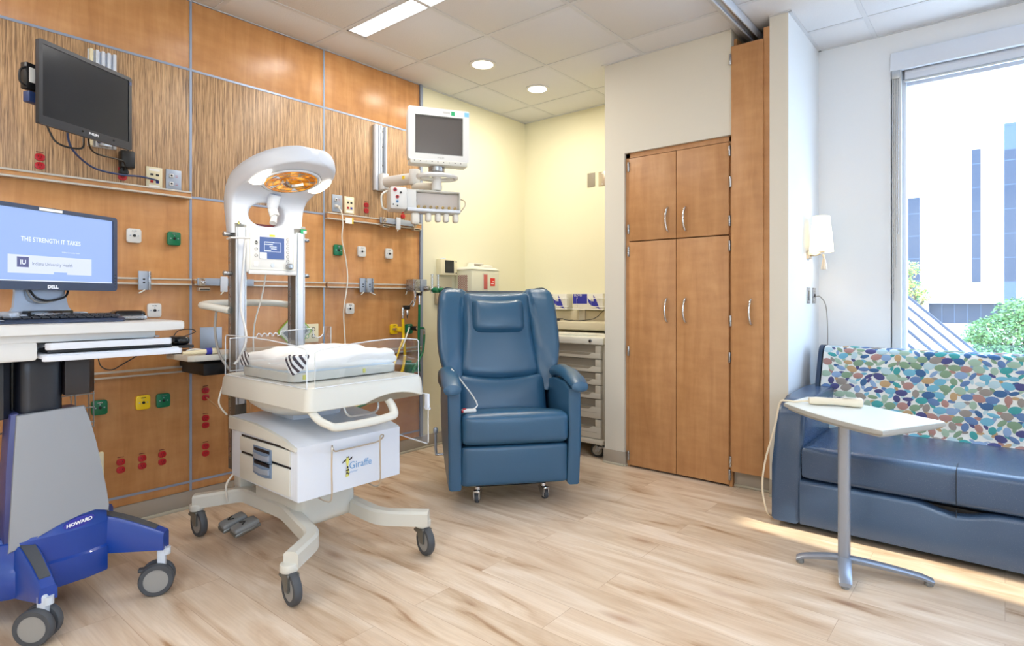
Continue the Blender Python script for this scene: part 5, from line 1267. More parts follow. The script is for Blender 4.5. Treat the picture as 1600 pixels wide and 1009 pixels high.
# handles under the platform
q = MB(); hx = -1.935
q.tube([(-2.03, 1.238, .700), (-1.99, 1.245, .672), (-1.945, 1.262, .655), (hx, 1.290, .646), (hx+.006, 1.42, .644), (hx, 1.53, .648), (-1.945, 1.565, .655), (-1.99, 1.590, .680), (-2.03, 1.598, .706)], .0165, 'warm_white', seg=14, flat=(.019, .013)); P('push_handle', q)
q = MB(); q.tube([(-2.06, 1.40, .700), (-2.05, 1.405, .67), (-2.045, 1.42, .655), (-2.045, 1.44, .652), (-2.045, 1.53, .652), (-2.045, 1.55, .656), (-2.05, 1.565, .672), (-2.06, 1.57, .705)], .005, 'alu', seg=8); P('wire_handle', q)
# uprights
for y0, y1 in ((1.332, 1.388), (1.646, 1.702)):
    q = MB(); q.span((-2.93, y0, .30), (-2.855, y1, 1.50), 'alu_dark', .002); q.span((-2.8555, y0+.002, .62), (-2.850, y1-.002, 1.48), 'blue_white', .002)
    for dy in (.010, .048): q.span((-2.852, y0+dy-.003, .62), (-2.846, y0+dy+.003, 1.48), 'alu', .001)
    q.span((-2.92, y0-.001, .35), (-2.90, y0+.001, 1.48), 'steel'); P('upright', q)
for y, s_ in ((1.332, -1), (1.702, 1)):
    for z in (1.445, 1.255):
        q = MB(); q.cyl((-2.89, y, z), (-2.89, y+s_*.042, z), .011, 'steel', seg=14, bev=.003); P('accessory_clip', q)
q = MB(); q.span((-2.95, 1.34, .30), (-2.66, 1.70, .345), 'warm_white', .008); q.span((-2.93, 1.36, .2), (-2.86, 1.67, .34), 'warm_white', .008); P('mast_foot', q)
# hood: one shell swept along a curve, with an opening in its neck
yc = 1.508
HP = [(-2.868, 1.452), (-2.870, 1.50), (-2.870, 1.55), (-2.862, 1.60), (-2.835, 1.640), (-2.78, 1.665), (-2.70, 1.684), (-2.60, 1.710), (-2.50, 1.738), (-2.43, 1.757)]
_P = [Vector((x, 0, z)) for x, z in HP]; HS = []
for i in range(len(_P)-1):
    p0, p1, p2, p3 = _P[max(0, i-1)], _P[i], _P[i+1], _P[min(len(_P)-1, i+2)]
    for j in range(8):
        t = j/8; HS.append(.5*((2*p1)+(-p0+p2)*t+(2*p0-5*p1+4*p2-p3)*t*t+(-p0+3*p1-3*p2+p3)*t**3))
HS.append(_P[-1]); HL = [0]
for a, b in zip(HS[:-1], HS[1:]): HL.append(HL[-1]+(b-a).length)
HT = HL[-1]
def hframe(l):
    l = max(0, min(HT, l)); k = 0
    while k < len(HL)-2 and HL[k+1] < l: k += 1
    f = (l-HL[k])/(HL[k+1]-HL[k]); p = HS[k].lerp(HS[k+1], f)
    t = (HS[min(len(HS)-1, k+2)]-HS[max(0, k-1)]).normalized()
    return p, t, Vector((-t.z, 0, t.x))     # normal points back / up
def Lx(x):   # arc length where the head reaches x
    for k in range(len(HS)-1, 0, -1):
        if HS[k-1].x <= x <= HS[k].x: return HL[k-1]+(x-HS[k-1].x)/(HS[k].x-HS[k-1].x)*(HL[k]-HL[k-1])
    return HT
LB = Lx(-2.72)
def hw(l):
    g = min(1, max(0, (l-.05)/.20)); base_ = .190+.016*g*g*(3-2*g)
    if l > LB: base_ *= max(.0, 1-((l-LB)/(HT-LB))**2.5)**.45
    return max(.02, base_)
def hth(l): return .070+.030*min(1, l/.18)-.022*max(0, (l-LB)/(HT-LB))
HH = (.102, -.004, .057, .094)  # opening: arc position, y, half height, half width
def hpt(l, u, t):
    w_ = hw(l); y = u*w_; d = min(w_-abs(y), (HT-l)*1.0+.0005); e = min(1, d/.022); rr = .35+.65*math.sqrt(max(0, 1-(1-e)**2))
    p, tg, n = hframe(l); th = hth(l); off = th*(.5+(t-.5)*rr)
    fl = .020*abs(u)**5*max(0, 1-l/LB) if t < .5 else 0
    dd = math.hypot((y-HH[1])/HH[3], (l-HH[0])/HH[2]); dish = .012*max(0, 1-(dd-1)/.3)**2 if (dd > .95 and t < .5) else 0
    q_ = p+n*(off-fl+dish); return (q_.x, yc+y, q_.z)
NR, NC = 96, 44
def inhole(l, u): 
    y = u*hw(l); return abs((y-HH[1])/HH[3])**2.5+abs((l-HH[0])/HH[2])**2.5 < 1
q = MB(); bm_ = q.bm; grid = {}
def snap(l, u):
    y = u*hw(l); a = math.atan2((l-HH[0])/HH[2], (y-HH[1])/HH[3]); c_, s_ = math.cos(a), math.sin(a)
    r_ = (abs(c_)**2.5+abs(s_)**2.5)**(-1/2.5); l2 = HH[0]+HH[2]*r_*s_; y2 = HH[1]+HH[3]*r_*c_
    return l2, y2/hw(l2)
keep = {}
for i in range(NR):
    for j in range(NC):
        l = HT*(i+.5)/NR; u = -1+2*(j+.5)/NC; keep[i, j] = not inhole(l, u)
def hv(i, j, t):
    if (i, j, t) in grid: return grid[i, j, t]
    l, u = HT*i/NR, -1+2*j/NC
    cells = [keep.get((i-a, j-b)) for a in (0, 1) for b in (0, 1)]
    if False in cells and True in cells: l, u = snap(l, u)
    v = bm_.verts.new(hpt(l, u, t)); grid[i, j, t] = v; return v
fs = []
for i in range(NR):
    for j in range(NC):
        if not keep[i, j]: continue
        for t in (0, 1): fs.append(bm_.faces.new([hv(i, j, t), hv(i+1, j, t), hv(i+1, j+1, t), hv(i, j+1, t)]))
        for (di, dj, a, b) in ((-1, 0, (i, j), (i, j+1)), (1, 0, (i+1, j), (i+1, j+1)), (0, -1, (i, j), (i+1, j)), (0, 1, (i, j+1), (i+1, j+1))):
            if not keep.get((i+di, j+dj), False):
                fs.append(bm_.faces.new([hv(*a, 0), hv(*b, 0), hv(*b, 1), hv(*a, 1)]))
q._fin(fs, 'blue_white'); hood = q.build('hood', wm, local=False, sharp=60)
# raised cap over the head
q = MB(); ring = []
for dz, sc_k in ((-.01, 1.0), (.012, .97), (.020, .88), (.022, .6)):
    r_ = []
    for k in range(40):
        a = 2*PI*k/40; l = LB+.065+(.175*sc_k)*math.cos(a); y = .150*sc_k*math.copysign(abs(math.sin(a))**.8, math.sin(a))
        p, tg, n = hframe(min(HT, l)); pp = p+n*(hth(min(HT, l))+dz); r_.append((pp.x, yc+y, pp.z))
    ring.append(r_)
q.loft(ring, 'white_plastic'); P('hood_cap', q, hood)
q = MB(); q.prism([(-.105, 1.528)]+[(-.105+.21*k/12, 1.528-.040*math.sin(PI*k/12)) for k in range(1, 12)]+[(.105, 1.528), (.05, 1.516), (-.05, 1.516)], lambda u, v, t_: (-2.950+t_, yc-.004+u, v), 0, .006, 'dark_red'); P('red_window', q)
# heater set in the head, following its tilt
lc = Lx(-2.645); pc, tc_, nc_ = hframe(lc)
def HF(a, b, h):     # a: along the head, b: across, h: below the surface
    v = pc+tc_*a-nc_*h; return (v.x, yc-.004+b, v.z)
def hring(r_, h, n=40): return [HF(r_*math.cos(2*PI*k/n), r_*math.sin(2*PI*k/n), h) for k in range(n)]
q = MB(); q.loft([hring(.120, -.002), hring(.122, .006), hring(.131, .008), hring(.136, .004), hring(.138, -.002)], 'blue_white', cap=False); q.tube(hring(.140, .002), .0012, 'cable_grey', closed=True, res=1, seg=5); hr = P('heater_ring', q)
q = MB(); q.loft([hring(.004, .001), hring(.05, .0015), hring(.09, .003), hring(.121, .006)], 'amber_reflector', cap=False)
for k in range(10):
    a = 2*PI*k/10; q.poly([HF(.06*math.cos(a), .06*math.sin(a), .004), HF(.112*math.cos(a-.18), .112*math.sin(a-.18), .0065), HF(.112*math.cos(a+.12), .112*math.sin(a+.12), .0065)], 'amber_facet' if k % 2 else 'chrome')
P('heater_reflector', q)
q = MB(); q.tube([HF(.02, -.052, .012), HF(-.012, 0, .016), HF(.02, .052, .012)], .015, 'chrome', res=5)
for rr_ in (.112, .085, .05): q.tube(hring(rr_, .012, 20), .0012, 'steel', closed=True, res=1, seg=5)
P('heater_bulb', q)
for s_ in (-1, 1):
    q = MB(); pts = [(-.075, -.005), (-.06, -.028), (-.02, -.034), (.04, -.030), (.085, -.015), (.095, .0), (.07, .006), (.03, .010), (-.01, .020), (-.04, .028), (-.065, .022)]
    q.prism([(a, b) for a, b in pts], lambda a, b, h: HF(a-.01, s_*(.150-b*1.1)+.008, h), -.001, .007, 'warm_bulb', .002); P('observation_lamp', q)
    l = bpy.data.lights.new('observation_lamp_light', 'AREA'); l.shape = 'DISK'; l.size = .06; l.energy = 1.7; l.color = (1, .90, .76)
    lp = Vector(HF(0, s_*.15+.008, .016)); ob = bpy.data.objects.new('observation_lamp_light', l); C.objects.link(ob); ob.parent = wm; ob.location = lp-Vector((-2.45, 1.5, 0)); ob.rotation_euler = (0, math.radians(-14), 0)
q = MB(); q.cyl((-2.815, 1.512, 1.655), (-2.835, 1.508, 1.585), .032, 'blue_white', r2=.026, seg=20, bev=.006); q.cyl((-2.835, 1.508, 1.59), (-2.815, 1.512, 1.545), .023, 'white_plastic', seg=18, bev=.004); q.cyl((-2.82, 1.512, 1.55), (-2.80, 1.495, 1.508), .014, 'white_plastic', r2=.017, seg=16); P('exam_lamp', q)
# control box
q = MB(); q.span((-2.925, 1.378, 1.262), (-2.838, 1.648, 1.470), 'white_plastic', .006); q.span((-2.84, 1.386, 1.252), (-2.826, 1.640, 1.272), 'white_plastic', .004); q.holed([(1.396, 1.278), (1.632, 1.278), (1.632, 1.455), (1.396, 1.455)], [[(1.402, 1.284), (1.626, 1.284), (1.626, 1.449), (1.402, 1.449)]], lambda u, v, t_: (-2.839+t_, u, v), 0, .003, 'cart_top'); cb = P('control_box', q)
q = MB(); q.box((-2.8365, 1.510, 1.386), (.002, .130, .108), 'screen_blue'); fx2 = -2.8352
for z, y0, w_ in ((1.415, 1.468, .052), (1.404, 1.468, .045), (1.393, 1.495, .038), (1.383, 1.503, .030), (1.373, 1.468, .035)): q.box((fx2, y0+w_/2, z), (.0006, w_, .004), 'screen_text')
for a_, b_ in (((1.468, 1.414), (1.556, 1.4155)), ((1.468, 1.3675), (1.556, 1.369)), ((1.468, 1.3675), (1.4695, 1.4155)), ((1.5545, 1.3675), (1.556, 1.4155))): q.span((fx2-.0003, a_[0], a_[1]), (fx2+.0003, b_[0], b_[1]), 'screen_text')
q.box((fx2, 1.463, 1.347), (.0008, .036, .030), 'paper'); P('display', q, cb)
q = MB()
for k in range(6): q.tube([(-2.8355, 1.594+.008*math.cos(a), 1.435-.022*k+.0065*math.sin(a)) for a in [2*PI*j/12 for j in range(12)]], .0011, 'cable_grey', closed=True, res=1, seg=5)
for k in range(3): q.tube([(-2.8355, 1.427+.008*math.cos(a), 1.41-.032*k+(.008 if k == 0 else .0065)*math.sin(a)) for a in [2*PI*j/12 for j in range(12)]], .0011, 'cable_grey', closed=True, res=1, seg=5)
q.box((-2.8355, 1.510, 1.449), (.001, .028, .009), 'sticker_yellow'); q.cyl((-2.838, 1.512, 1.300), (-2.835, 1.512, 1.300), .010, 'logo_pale', seg=18); q.box((-2.8355, 1.425, 1.305), (.001, .022, .022), 'paper'); q.box((-2.835, 1.427, 1.416), (.001, .007, .006), 'black'); q.box((-2.835, 1.427, 1.404), (.001, .007, .006), 'black'); P('buttons', q, cb)
q = MB(); q.cyl((-2.838, 1.598, 1.297), (-2.812, 1.598, 1.297), .015, 'steel', seg=24, bev=.003); P('knob', q, cb)
q = MB(); q.box((-2.8465, 1.690, 1.487), (.0015, .034, .022), 'sticker_green'); q.box((-2.8455, 1.697, 1.484), (.0012, .018, .012), 'paper'); q.box((-2.8465, 1.686, 1.506), (.0015, .024, .012), 'cable_grey')
q.box((-2.8455, 1.345, 1.50), (.0012, .008, .014), 'giraffe_yellow'); q.box((-2.845, 1.345, 1.502), (.0012, .003, .006), 'black'); q.box((-2.8455, 1.372, 1.496), (.001, .03, .005), 'logo_pale'); P('sticker', q)
# rear push handle
q = MB(); q.tube([(-2.90, 1.325, 1.075), (-2.98, 1.26, 1.095), (-3.04, 1.255, 1.100), (-3.09, 1.33, 1.108), (-3.10, 1.42, 1.11), (-3.10, 1.62, 1.11), (-3.07, 1.72, 1.10), (-2.98, 1.72, 1.085), (-2.91, 1.70, 1.06)], .018, 'warm_white', seg=14); P('rear_handle', q)
q = MB(); q.tube([(-2.96, 1.29, 1.08), (-2.965, 1.285, .98), (-2.95, 1.30, .86), (-2.90, 1.33, .78)], .0065, 'cable_grey'); P('rear_tube', q)
q = MB(); q.tube([(-2.80, 1.38, 1.425), (-2.848, 1.31, 1.425), (-2.89, 1.31, 1.422)], .005, 'white_plastic', smooth=False); q.tube([(-2.835, 1.372, 1.42), (-2.833, 1.362, 1.3), (-2.835, 1.35, 1.1), (-2.80, 1.36, .95), (-2.74, 1.30, .86), (-2.73, 1.27, .83)], .0055, 'white_plastic'); P('sensor_lead', q)
q = MB(); q.tube([(-2.90, 1.51, 1.26), (-2.92, 1.50, 1.15), (-2.95, 1.475, 1.0), (-2.95, 1.47, .88), (-2.93, 1.47, .78)], .004, 'cable_white'); P('rear_cable', q)
q = MB(); q.tube([(-3.0, 1.46, 1.25), (-3.0, 1.43, 1.1), (-3.0, 1.43, .95), (-2.97, 1.44, .87), (-2.95, 1.45, .6), (-2.93, 1.46, .4)], .004, 'cable_tan'); P('rear_cable', q)
q = MB(); q.tube([(-2.74, 1.22, .73), (-2.73, 1.20, .66), (-2.74, 1.24, .60)], .004, 'cable_white'); q.tube([(-2.72, 1.30, .36), (-2.76, 1.25, .28), (-2.80, 1.27, .18)], .005, 'cable_white'); P('side_cable', q)
q = MB(); q.tube([(XP+.01, 1.415, .588), (XP+.06, 1.43, .56), (XP+.12, 1.50, .48), (-3.0, 1.6, .42), (-2.93, 1.6, .40)], .004, 'cable_tan')
tag(q.build('mains_cord'), 'tan power cord drooping from the topmost stacked red outlet to the warmer', 'cord')

# ------------------------------------------------------------------ computer cart
cc = thing('computer_cart', 'wheeled computer cart with pale desk, grey front panel and bright blue base', 'computer cart', (-2.72, .60, 0))
K = lambda n, q, par=None: q.build(n, par or cc, local=False)
def deskpoly(g=0):
    o = []
    for k in range(13):
        f = k/12; y = .945-(.945+.02)*f; x = -2.47+.035*math.sin(PI*(.15+.7*f))-.0
        o.append((x+g, y))
    return [(-2.93, .965+g), (-2.53, .968+g), (-2.492+g, .962+g)]+o+[(-2.56, -.06-g), (-2.93, -.06-g)]
q = MB(); q.prism(deskpoly(), fXY, 1.012, 1.044, 'desk_white', .008); K('desktop', q)
q = MB(); q.prism([(-2.93, .90), (-2.62, .90), (-2.50, .86), (-2.475, .505), (-2.47, .495), (-2.47, .0), (-2.50, -.03), (-2.93, -.03)], fXY, .985, 1.014, 'desk_white', .006)
q.prism([(-2.93, .495), (-2.475, .495), (-2.465, .3), (-2.475, .0), (-2.50, -.03), (-2.93, -.03)], fXY, .925, .99, 'desk_white', .010); q.span((-2.93, .495, .925), (-2.62, .90, .99), 'desk_white', .006); K('desk_body', q)
# keyboard tray
q = MB(); q.prism([(-2.70, .945), (-2.50, .945), (-2.462, .93), (-2.462, .52), (-2.48, .505), (-2.70, .505)], fXY, .928, .944, 'blue_white', .004); q.prism([(-2.468, .505), (-2.455, .52), (-2.455, .935), (-2.468, .945)], fXY, .920, .940, 'blue_white', .003); tr = K('keyboard_tray', q)
q = MB(); q.prism([(-2.70, .91), (-2.49, .91), (-2.47, .90), (-2.47, .54), (-2.485, .52), (-2.70, .52)], fXY, .965, .975, 'blue_white', .003); q.prism([(-2.475, .515), (-2.461, .53), (-2.461, .90), (-2.475, .91)], fXY, .958, .982, 'blue_white', .003)
for k in range(7): q.span((-2.60, .56+.05*k, .985), (-2.50, .575+.05*k, .99), 'steel_blue')
K('tray_cover', q)
q = MB(); q.box((-2.55, .72, .951), (.13, .39, .012), 'black', .003)
for i in range(18):
    for j in range(4): q.box((-2.505-.028*j, .545+.0205*i, .960), (.022, .016, .006), 'black_gloss', .001)
tag(q.build('keyboard'), 'black keyboard inside the pull-out tray beneath the desk', 'keyboard')
q = MB(); q.rbox((-2.58, .975, .963), (.10, .055, .034), .016, 'black_gloss', n=6); q.tube([(-2.60, .96, .975), (-2.62, .99, 1.0), (-2.60, 1.03, 1.005), (-2.56, 1.03, .995), (-2.57, .99, .978), (-2.56, .95, .97)], .0018, 'black')
tag(q.build('mouse'), 'black computer mouse at the right end of the keyboard tray', 'mouse')
q = MB(); q.span((-2.66, .94, .934), (-2.52, 1.01, .946), 'black', .003); K('mouse_shelf', q)
q = MB(); q.tube([(-2.60, .70, .928), (-2.60, .71, .88), (-2.60, .745, .862), (-2.60, .79, .885), (-2.60, .845, .918), (-2.60, .86, .93)], .0022, 'black'); K('tray_cable', q)
# top keyboard, mouse, printer, stand
q = MB()
q.loft([[(-2.585, .245, 1.045), (-2.585, .78, 1.045), (-2.585, .78, 1.050), (-2.585, .245, 1.050)], [(-2.60, .235, 1.045), (-2.60, .79, 1.045), (-2.60, .79, 1.058), (-2.60, .235, 1.058)], [(-2.72, .235, 1.045), (-2.72, .79, 1.045), (-2.72, .79, 1.072), (-2.72, .235, 1.072)]], 'monitor_navy')
for i in range(20):
    for j in range(4): q.box((-2.615-.027*j, .255+.0265*i, 1.064+.0032*j), (.022, .022, .006), 'monitor_black', .001)
q.box((-2.592, .415, 1.057), (.006, .03, .002), 'logo_pale')
tag(q.build('keyboard'), 'dark desktop keyboard lying on the pale desk in front of the monitor stand', 'keyboard')
q = MB(); q.rbox((-2.755, .845, 1.064), (.09, .115, .040), .018, 'black_gloss', n=6); q.rbox((-2.755, .845, 1.055), (.094, .122, .022), .010, 'steel', n=4)
tag(q.build('mouse'), 'black and silver mouse on the desk behind the keyboard end', 'mouse')
ms = thing('computer_monitor', 'wide black monitor showing a pale blue screen on the computer cart', 'monitor', (-2.683, .634-.064, 1.312), math.radians(26.5))
w, hh = .545, .298
q = MB(); q.holed(rrect(0, 0, w, hh, .012), [rrect(0, .008, w-.034, hh-.045, .002)], lambda u, v, t: (t, u, v), 0, .014, 'monitor_navy'); q.build('bezel', ms)
q = MB(); q.box((.004, 0, .008), (.004, w-.032, hh-.043), 'screen_lit'); q.build('screen', ms)
q = MB(); fx3 = .0063
q.text('THE STRENGTH IT TAKES', .0225, (fx3, -.102, .022), (0, 1, 0), (0, 0, 1), 'screen_text', 'LEFT', sx=.86, bold=.0004); q.text('Indiana University Health', .007, (fx3, .045, -.010), (0, 1, 0), (0, 0, 1), 'screen_text')
q.box((fx3, .010, -.059), (.0004, .31, .064), 'screen_card'); q.box((fx3+.0003, -.095, -.052), (.0004, .040, .036), 'screen_logo'); q.text('IU', .022, (fx3+.0006, -.095, -.060), (0, 1, 0), (0, 0, 1), 'screen_text', 'CENTER', bold=.0006)
q.text('Indiana University Health', .0172, (fx3+.0004, -.064, -.0615), (0, 1, 0), (0, 0, 1), 'screen_ink', sx=.86); q.box((fx3+.0006, .04, -.098), (.0003, .05, .030), 'screen_lit'); q.box((fx3, 0, -.1165), (.0004, w-.034, .003), 'screen_text'); q.build('screen_text', ms)
q = MB(); q.text('DELL', .016, (.0145, 0.005, -hh/2+.006), (0, 1, 0), (0, 0, 1), 'text_white', 'CENTER', bold=.001, sx=1.1); q.build('brand_mark', ms); q = MB(); q.box((.0145, -.002, hh/2-.008), (.001, .085, .010), 'paper'); q.build('label_strip', ms)
for k in range(5): q = MB(); q.box((.0145, w/2-.010, -.085-.012*k), (.001, .006, .003), 'black'); q.build('menu_button', ms)
q = MB(); q.rbox((-.022, 0, 0), (.045, w-.004, hh-.004), .02, 'monitor_black', n=4); q.build('back_cover', ms)
q = MB(); q.loft([[(-.045, a, z), (-.035, a, z), (-.035, b, z), (-.045, b, z)] for a, b, z in ((-.095, .10, .0), (-.090, .092, -.16), (-.095, .105, -.21), (-.11, .125, -.235))], 'steel_blue'); q.box((-.05, .0, -.246), (.09, .25, .020), 'steel_blue', .006); q.box((-.012, .01, -.236), (.04, .16, .024), 'black_gloss', .003); q.box((.008, .01, -.236), (.003, .13, .005), 'steel'); q.rbox((-.02, -.125, -.240), (.07, .04, .030), .012, 'steel_blue', n=3); q.rbox((-.02, .135, -.243), (.07, .03, .026), .010, 'steel_blue', n=3); q.build('stand', ms)
q = MB(); q.tube([(-.03, -.05, -.14), (-.02, -.03, -.175), (-.02, .02, -.188), (-.02, .08, -.172), (-.03, .10, -.14)], .004, 'black'); q.tube([(-.03, -.06, -.14), (-.02, -.04, -.185), (-.02, .0, -.195), (-.02, .04, -.185)], .003, 'cable_grey'); q.build('monitor_cable', ms)
q = MB(); q.box((-2.66, .160, 1.072), (.14, .13, .055), 'steel_blue', .006); q.box((-2.587, .160, 1.080), (.003, .09, .010), 'sticker_green'); q.box((-2.587, .160, 1.062), (.003, .10, .018), 'monitor_navy')
tag(q.build('card_reader'), 'small grey device with a green light at the left end of the desk', 'device')
# column, dark box, basket
q = MB(); q.rbox((-2.66, .535, .80), (.10, .13, .28), .03, 'monitor_black', n=5); q.rbox((-2.70, .535, .72), (.13, .11, .3), .03, 'dark_box', n=4); q.cyl((-2.70, .47, .66), (-2.70, .47, .93), .02, 'black_gloss', seg=12); K('lift_column', q)
q = MB(); q.prism([(-2.78, .60), (-2.60, .60), (-2.60, .675), (-2.64, .70), (-2.78, .70)], fXY, .782, .924, 'dark_box', .004); K('power_box', q)
q = MB(); q.prism([(-2.76, .30), (-2.62, .30), (-2.60, .33), (-2.60, .43), (-2.62, .45), (-2.76, .45)], fXY, .72, .924, 'monitor_black', .006); K('battery_box', q)
q = MB()
for k in range(9):
    y = .26+.06*k
    q.tube([(-2.86, y, .62), (-2.86, y, .80), ], .0025, 'alu', smooth=False, seg=6)
    if y < .42 or y > .6: q.tube([(-2.80, y, .78), (-2.80, y, .62), (-2.86, y, .62)], .0025, 'alu', smooth=False, seg=6)
for z in (.63, .69, .745, .79): q.tube([(-2.86, .24, z), (-2.86, .76, z)], .0028, 'alu', smooth=False, seg=6)
for z in (.63, .70): q.tube([(-2.80, .24, z), (-2.80, .44, z)], .0028, 'alu', smooth=False, seg=6)
K('wire_basket', q)
q = MB()
for k in range(4): q.tube([(-2.83+.006*k, .36+(.07-.008*k)*math.cos(a), .68+(.05-.005*k)*math.sin(a)) for a in [2*PI*j/14 for j in range(14)]], .007, 'black', closed=True, res=2)
tag(q.build('coiled_cable'), 'coiled thick black cable inside the cart wire basket', 'cable')
# grey front panel on blue shell
def panelfn(u, v): 
    return -2.575-.06*max(0, (v-.45))**1.5-.55*(u-.585)**2
pl_ = [(.438, .27), (.445, .40), (.452, .55), (.462, .733), (.56, .738), (.655, .742)]
pr_ = [(.672, .68), (.690, .60), (.708, .50), (.722, .42), (.730, .36), (.731, .335)]
bt_ = [(.715, .350), (.685, .360), (.64, .355), (.58, .335), (.52, .308), (.47, .282)]
q = MB(); q.prism(pl_+pr_+bt_, lambda u, v, t_: (panelfn(u, v)+.010-t_, u, v), 0, .022, 'cart_grey', .004); K('front_panel', q)
q = MB(); q.prism([(.438-.012, .26), (.450-.014, .55), (.462-.016, .735), (.47, .738), (.46, .55), (.45, .27)], lambda u, v, t_: (panelfn(u, v)-.005-t_, u, v), 0, .10, 'cart_purple', .004); q.span((-2.72, .45, .722), (-2.60, .65, .732), 'cart_purple', .002); K('side_shell', q)
def body(z, g=0):
    return [(-2.585+g, .728), (-2.562+g, .66), (-2.556+g, .58), (-2.560+g, .50), (-2.575+g, .44), (-2.62, .36), (-2.72, .31), (-2.88, .31), (-2.94, .40), (-2.94, .70), (-2.86, .745), (-2.66, .745)]
q = MB(); q.loft([[(x, y, z) for x, y in body(z, g)] for z, g in ((.115, -.006), (.125, 0), (.205, 0), (.212, -.010), (.30, -.006))], 'cart_blue')
tops = []
R_ = [[(x, y, .30) for x, y in body(.3, -.006)]]
def tz_(x, y): return max(.312, .37-1.2*(y-.69)**2*(1 if y < .69 else 3))
R_.append([(x-(.01 if x > -2.6 else 0), y, tz_(x, y)-.01) for x, y in body(.3, -.006)]); R_.append([(x-.03 if x > -2.6 else x+.02, y, tz_(x, y)+.0) for x, y in body(.3, -.012)])
q.loft(R_, 'cart_blue'); K('base_body', q)
q = MB(); q.prism(ellipse2(.635, .326, .048, .018, 24), lambda u, v, t_: (panelfn(u, v)+.006+t_, u, v+.15*(u-.635)), 0, .004, 'box_blue', .001); q.text('HOWARD', .0165, (panelfn(.635, .326)+.0115, .635, .320), (-.04, 1, .15), (0, 0, 1), 'text_white', 'CENTER', bold=.0008, sx=1.05); K('badge', q)
def cleg(p0, p1, z0t, z0b, z1t, z1b):
    p0, p1 = Vector(p0), Vector(p1); d = (p1-p0).normalized(); nn = Vector((-d.y, d.x)); ring = []; pad = []
    for k in range(9):
        f = k/8; p = p0.lerp(p1, f); hw = .034-.008*f; zt2 = z0t+(z1t-z0t)*f**1.5; zb = z0b+(z1b-z0b)*f
        a, b = p+nn*hw, p-nn*hw; a2, b2 = p+nn*hw*.75, p-nn*hw*.75
        ring.append([(a.x, a.y, zb), (a.x, a.y, zt2-.012), (a2.x, a2.y, zt2), (b2.x, b2.y, zt2), (b.x, b.y, zt2-.012), (b.x, b.y, zb)])
        if 1 <= k <= 7: a3, b3 = p+nn*hw*.6, p-nn*hw*.6; pad.append([(a3.x, a3.y, zt2-.001), (a3.x, a3.y, zt2+.004), (b3.x, b3.y, zt2+.004), (b3.x, b3.y, zt2-.001)])
    q = MB(); q.loft(ring, 'cart_blue'); lg = K('base_leg', q); q = MB(); q.loft(pad, 'rubber'); K('foot_pad', q, lg)
legs = [((-2.62, .48), (-2.425, .515), .300, .11, .182, .135), ((-2.66, .70), (-2.49, .895), .32, .175, .235, .17), ((-2.88, .40), (-3.03, .22), .30, .17, .22, .17), ((-2.90, .68), (-3.06, .86), .30, .17, .22, .17)]
for a in legs: cleg(*a)
for (x, y), an, br in (((-2.425, .515), .85, None), ((-2.49, .895), 1.1, 'rubber'), ((-3.03, .22), .5, None), ((-3.06, .86), .5, None)):
    caster(cc, x, y, .172 if y > .6 or x < -2.8 else .150, .060, .072, an, 'rubber', 'wheel_grey', 'logo_pale', br, twin=True, offs=.03)
q = MB(); q.tube([(-3.0, .1, .30), (-2.95, .28, .31), (-2.93, .36, .31)], .018, 'black'); K('cable_hose', q)
q = MB(); q.box((-2.95, .80, .40), (.02, .03, .16), 'cream_plastic', .003); K('rear_label', q)

# ------------------------------------------------------------------ outside the window
def ground(): 
    q = MB(); q.span((-60, 8, -9.2), (60, 80, -9.0), 'ground'); return q
struct('ground', ground())
bd = thing('office_building', 'bright white office building with tall blue window strips outside', 'building', (0, 40, -9))
q = MB(); q.span((-3.70-26, 35, .92), (40, 55, 34), 'facade'); q.span((-3.0, 36, -9), (40, 55, .92), 'facade'); q.span((-4.5, 35.0, -9), (-2.9, 55, .9), 'facade'); K2 = lambda n, q: q.build(n, bd, local=False); K2('facade', q)
for x0, x1, z0, z1, m_ in ((-1.19, -.86, 1.92, 8.1, 'facade_glass'), (-.03, .385, 2.72-.8, 7.9, 'facade_glass'), (-.03, .385, 7.9, 9.1, 'facade_glass_light'), (-.03, .385, .95, 1.92, 'facade_glass_light'), (-3.95, -3.2, .92, 6.1, 'facade_glass'), (2.4, 2.9, 1.9, 9, 'facade_glass'), (4.4, 4.9, 1.9, 9, 'facade_glass')):
    q = MB(); q.span((x0, 34.93, z0), (x1, 35.05, z1), m_)
    for k in range(1, int((z1-z0)/1.1)+1): q.span((x0, 34.92, z0+k*1.1-.02), (x1, 34.93, z0+k*1.1+.02), 'facade_glass_light')
    K2('window_strip', q)
q = MB(); q.span((-3.0, 35.8, -.05), (10, 36.05, .90), 'facade_glass')
for k in range(12): q.span((-2.9+.5*k, 35.78, -.05), (-2.86+.5*k, 35.8, .9), 'facade_glass_light')
K2('ground_windows', q)
q = MB()
def RP(x, y): return 1.20-.98*(x+.985)-.19*(9-y)
x0, x1 = -1.9, 1.6
q.loft([[(x0, 9.0, RP(x0, 9)), (x1, 9.0, RP(x1, 9))], [(x0, 5.6, RP(x0, 5.6)), (x1, 5.6, RP(x1, 5.6))]], 'roof_metal', closed=False, cap=False)
q.loft([[(x0, 9.0, RP(x0, 9)-.12), (x1, 9.0, RP(x1, 9)-.12)], [(x0, 5.6, RP(x0, 5.6)-.12), (x1, 5.6, RP(x1, 5.6)-.12)]], 'roof_metal', closed=False, cap=False)
q.loft([[(x0, 9.0, RP(x0, 9)), (x1, 9.0, RP(x1, 9))], [(x0, 9.0, RP(x0, 9)-.12), (x1, 9.0, RP(x1, 9)-.12)]], 'roof_metal', closed=False, cap=False)
rfm = tag(q.build('metal_roof', recalc=False), 'sloping white metal roof with dark seams just outside the window', 'roof')
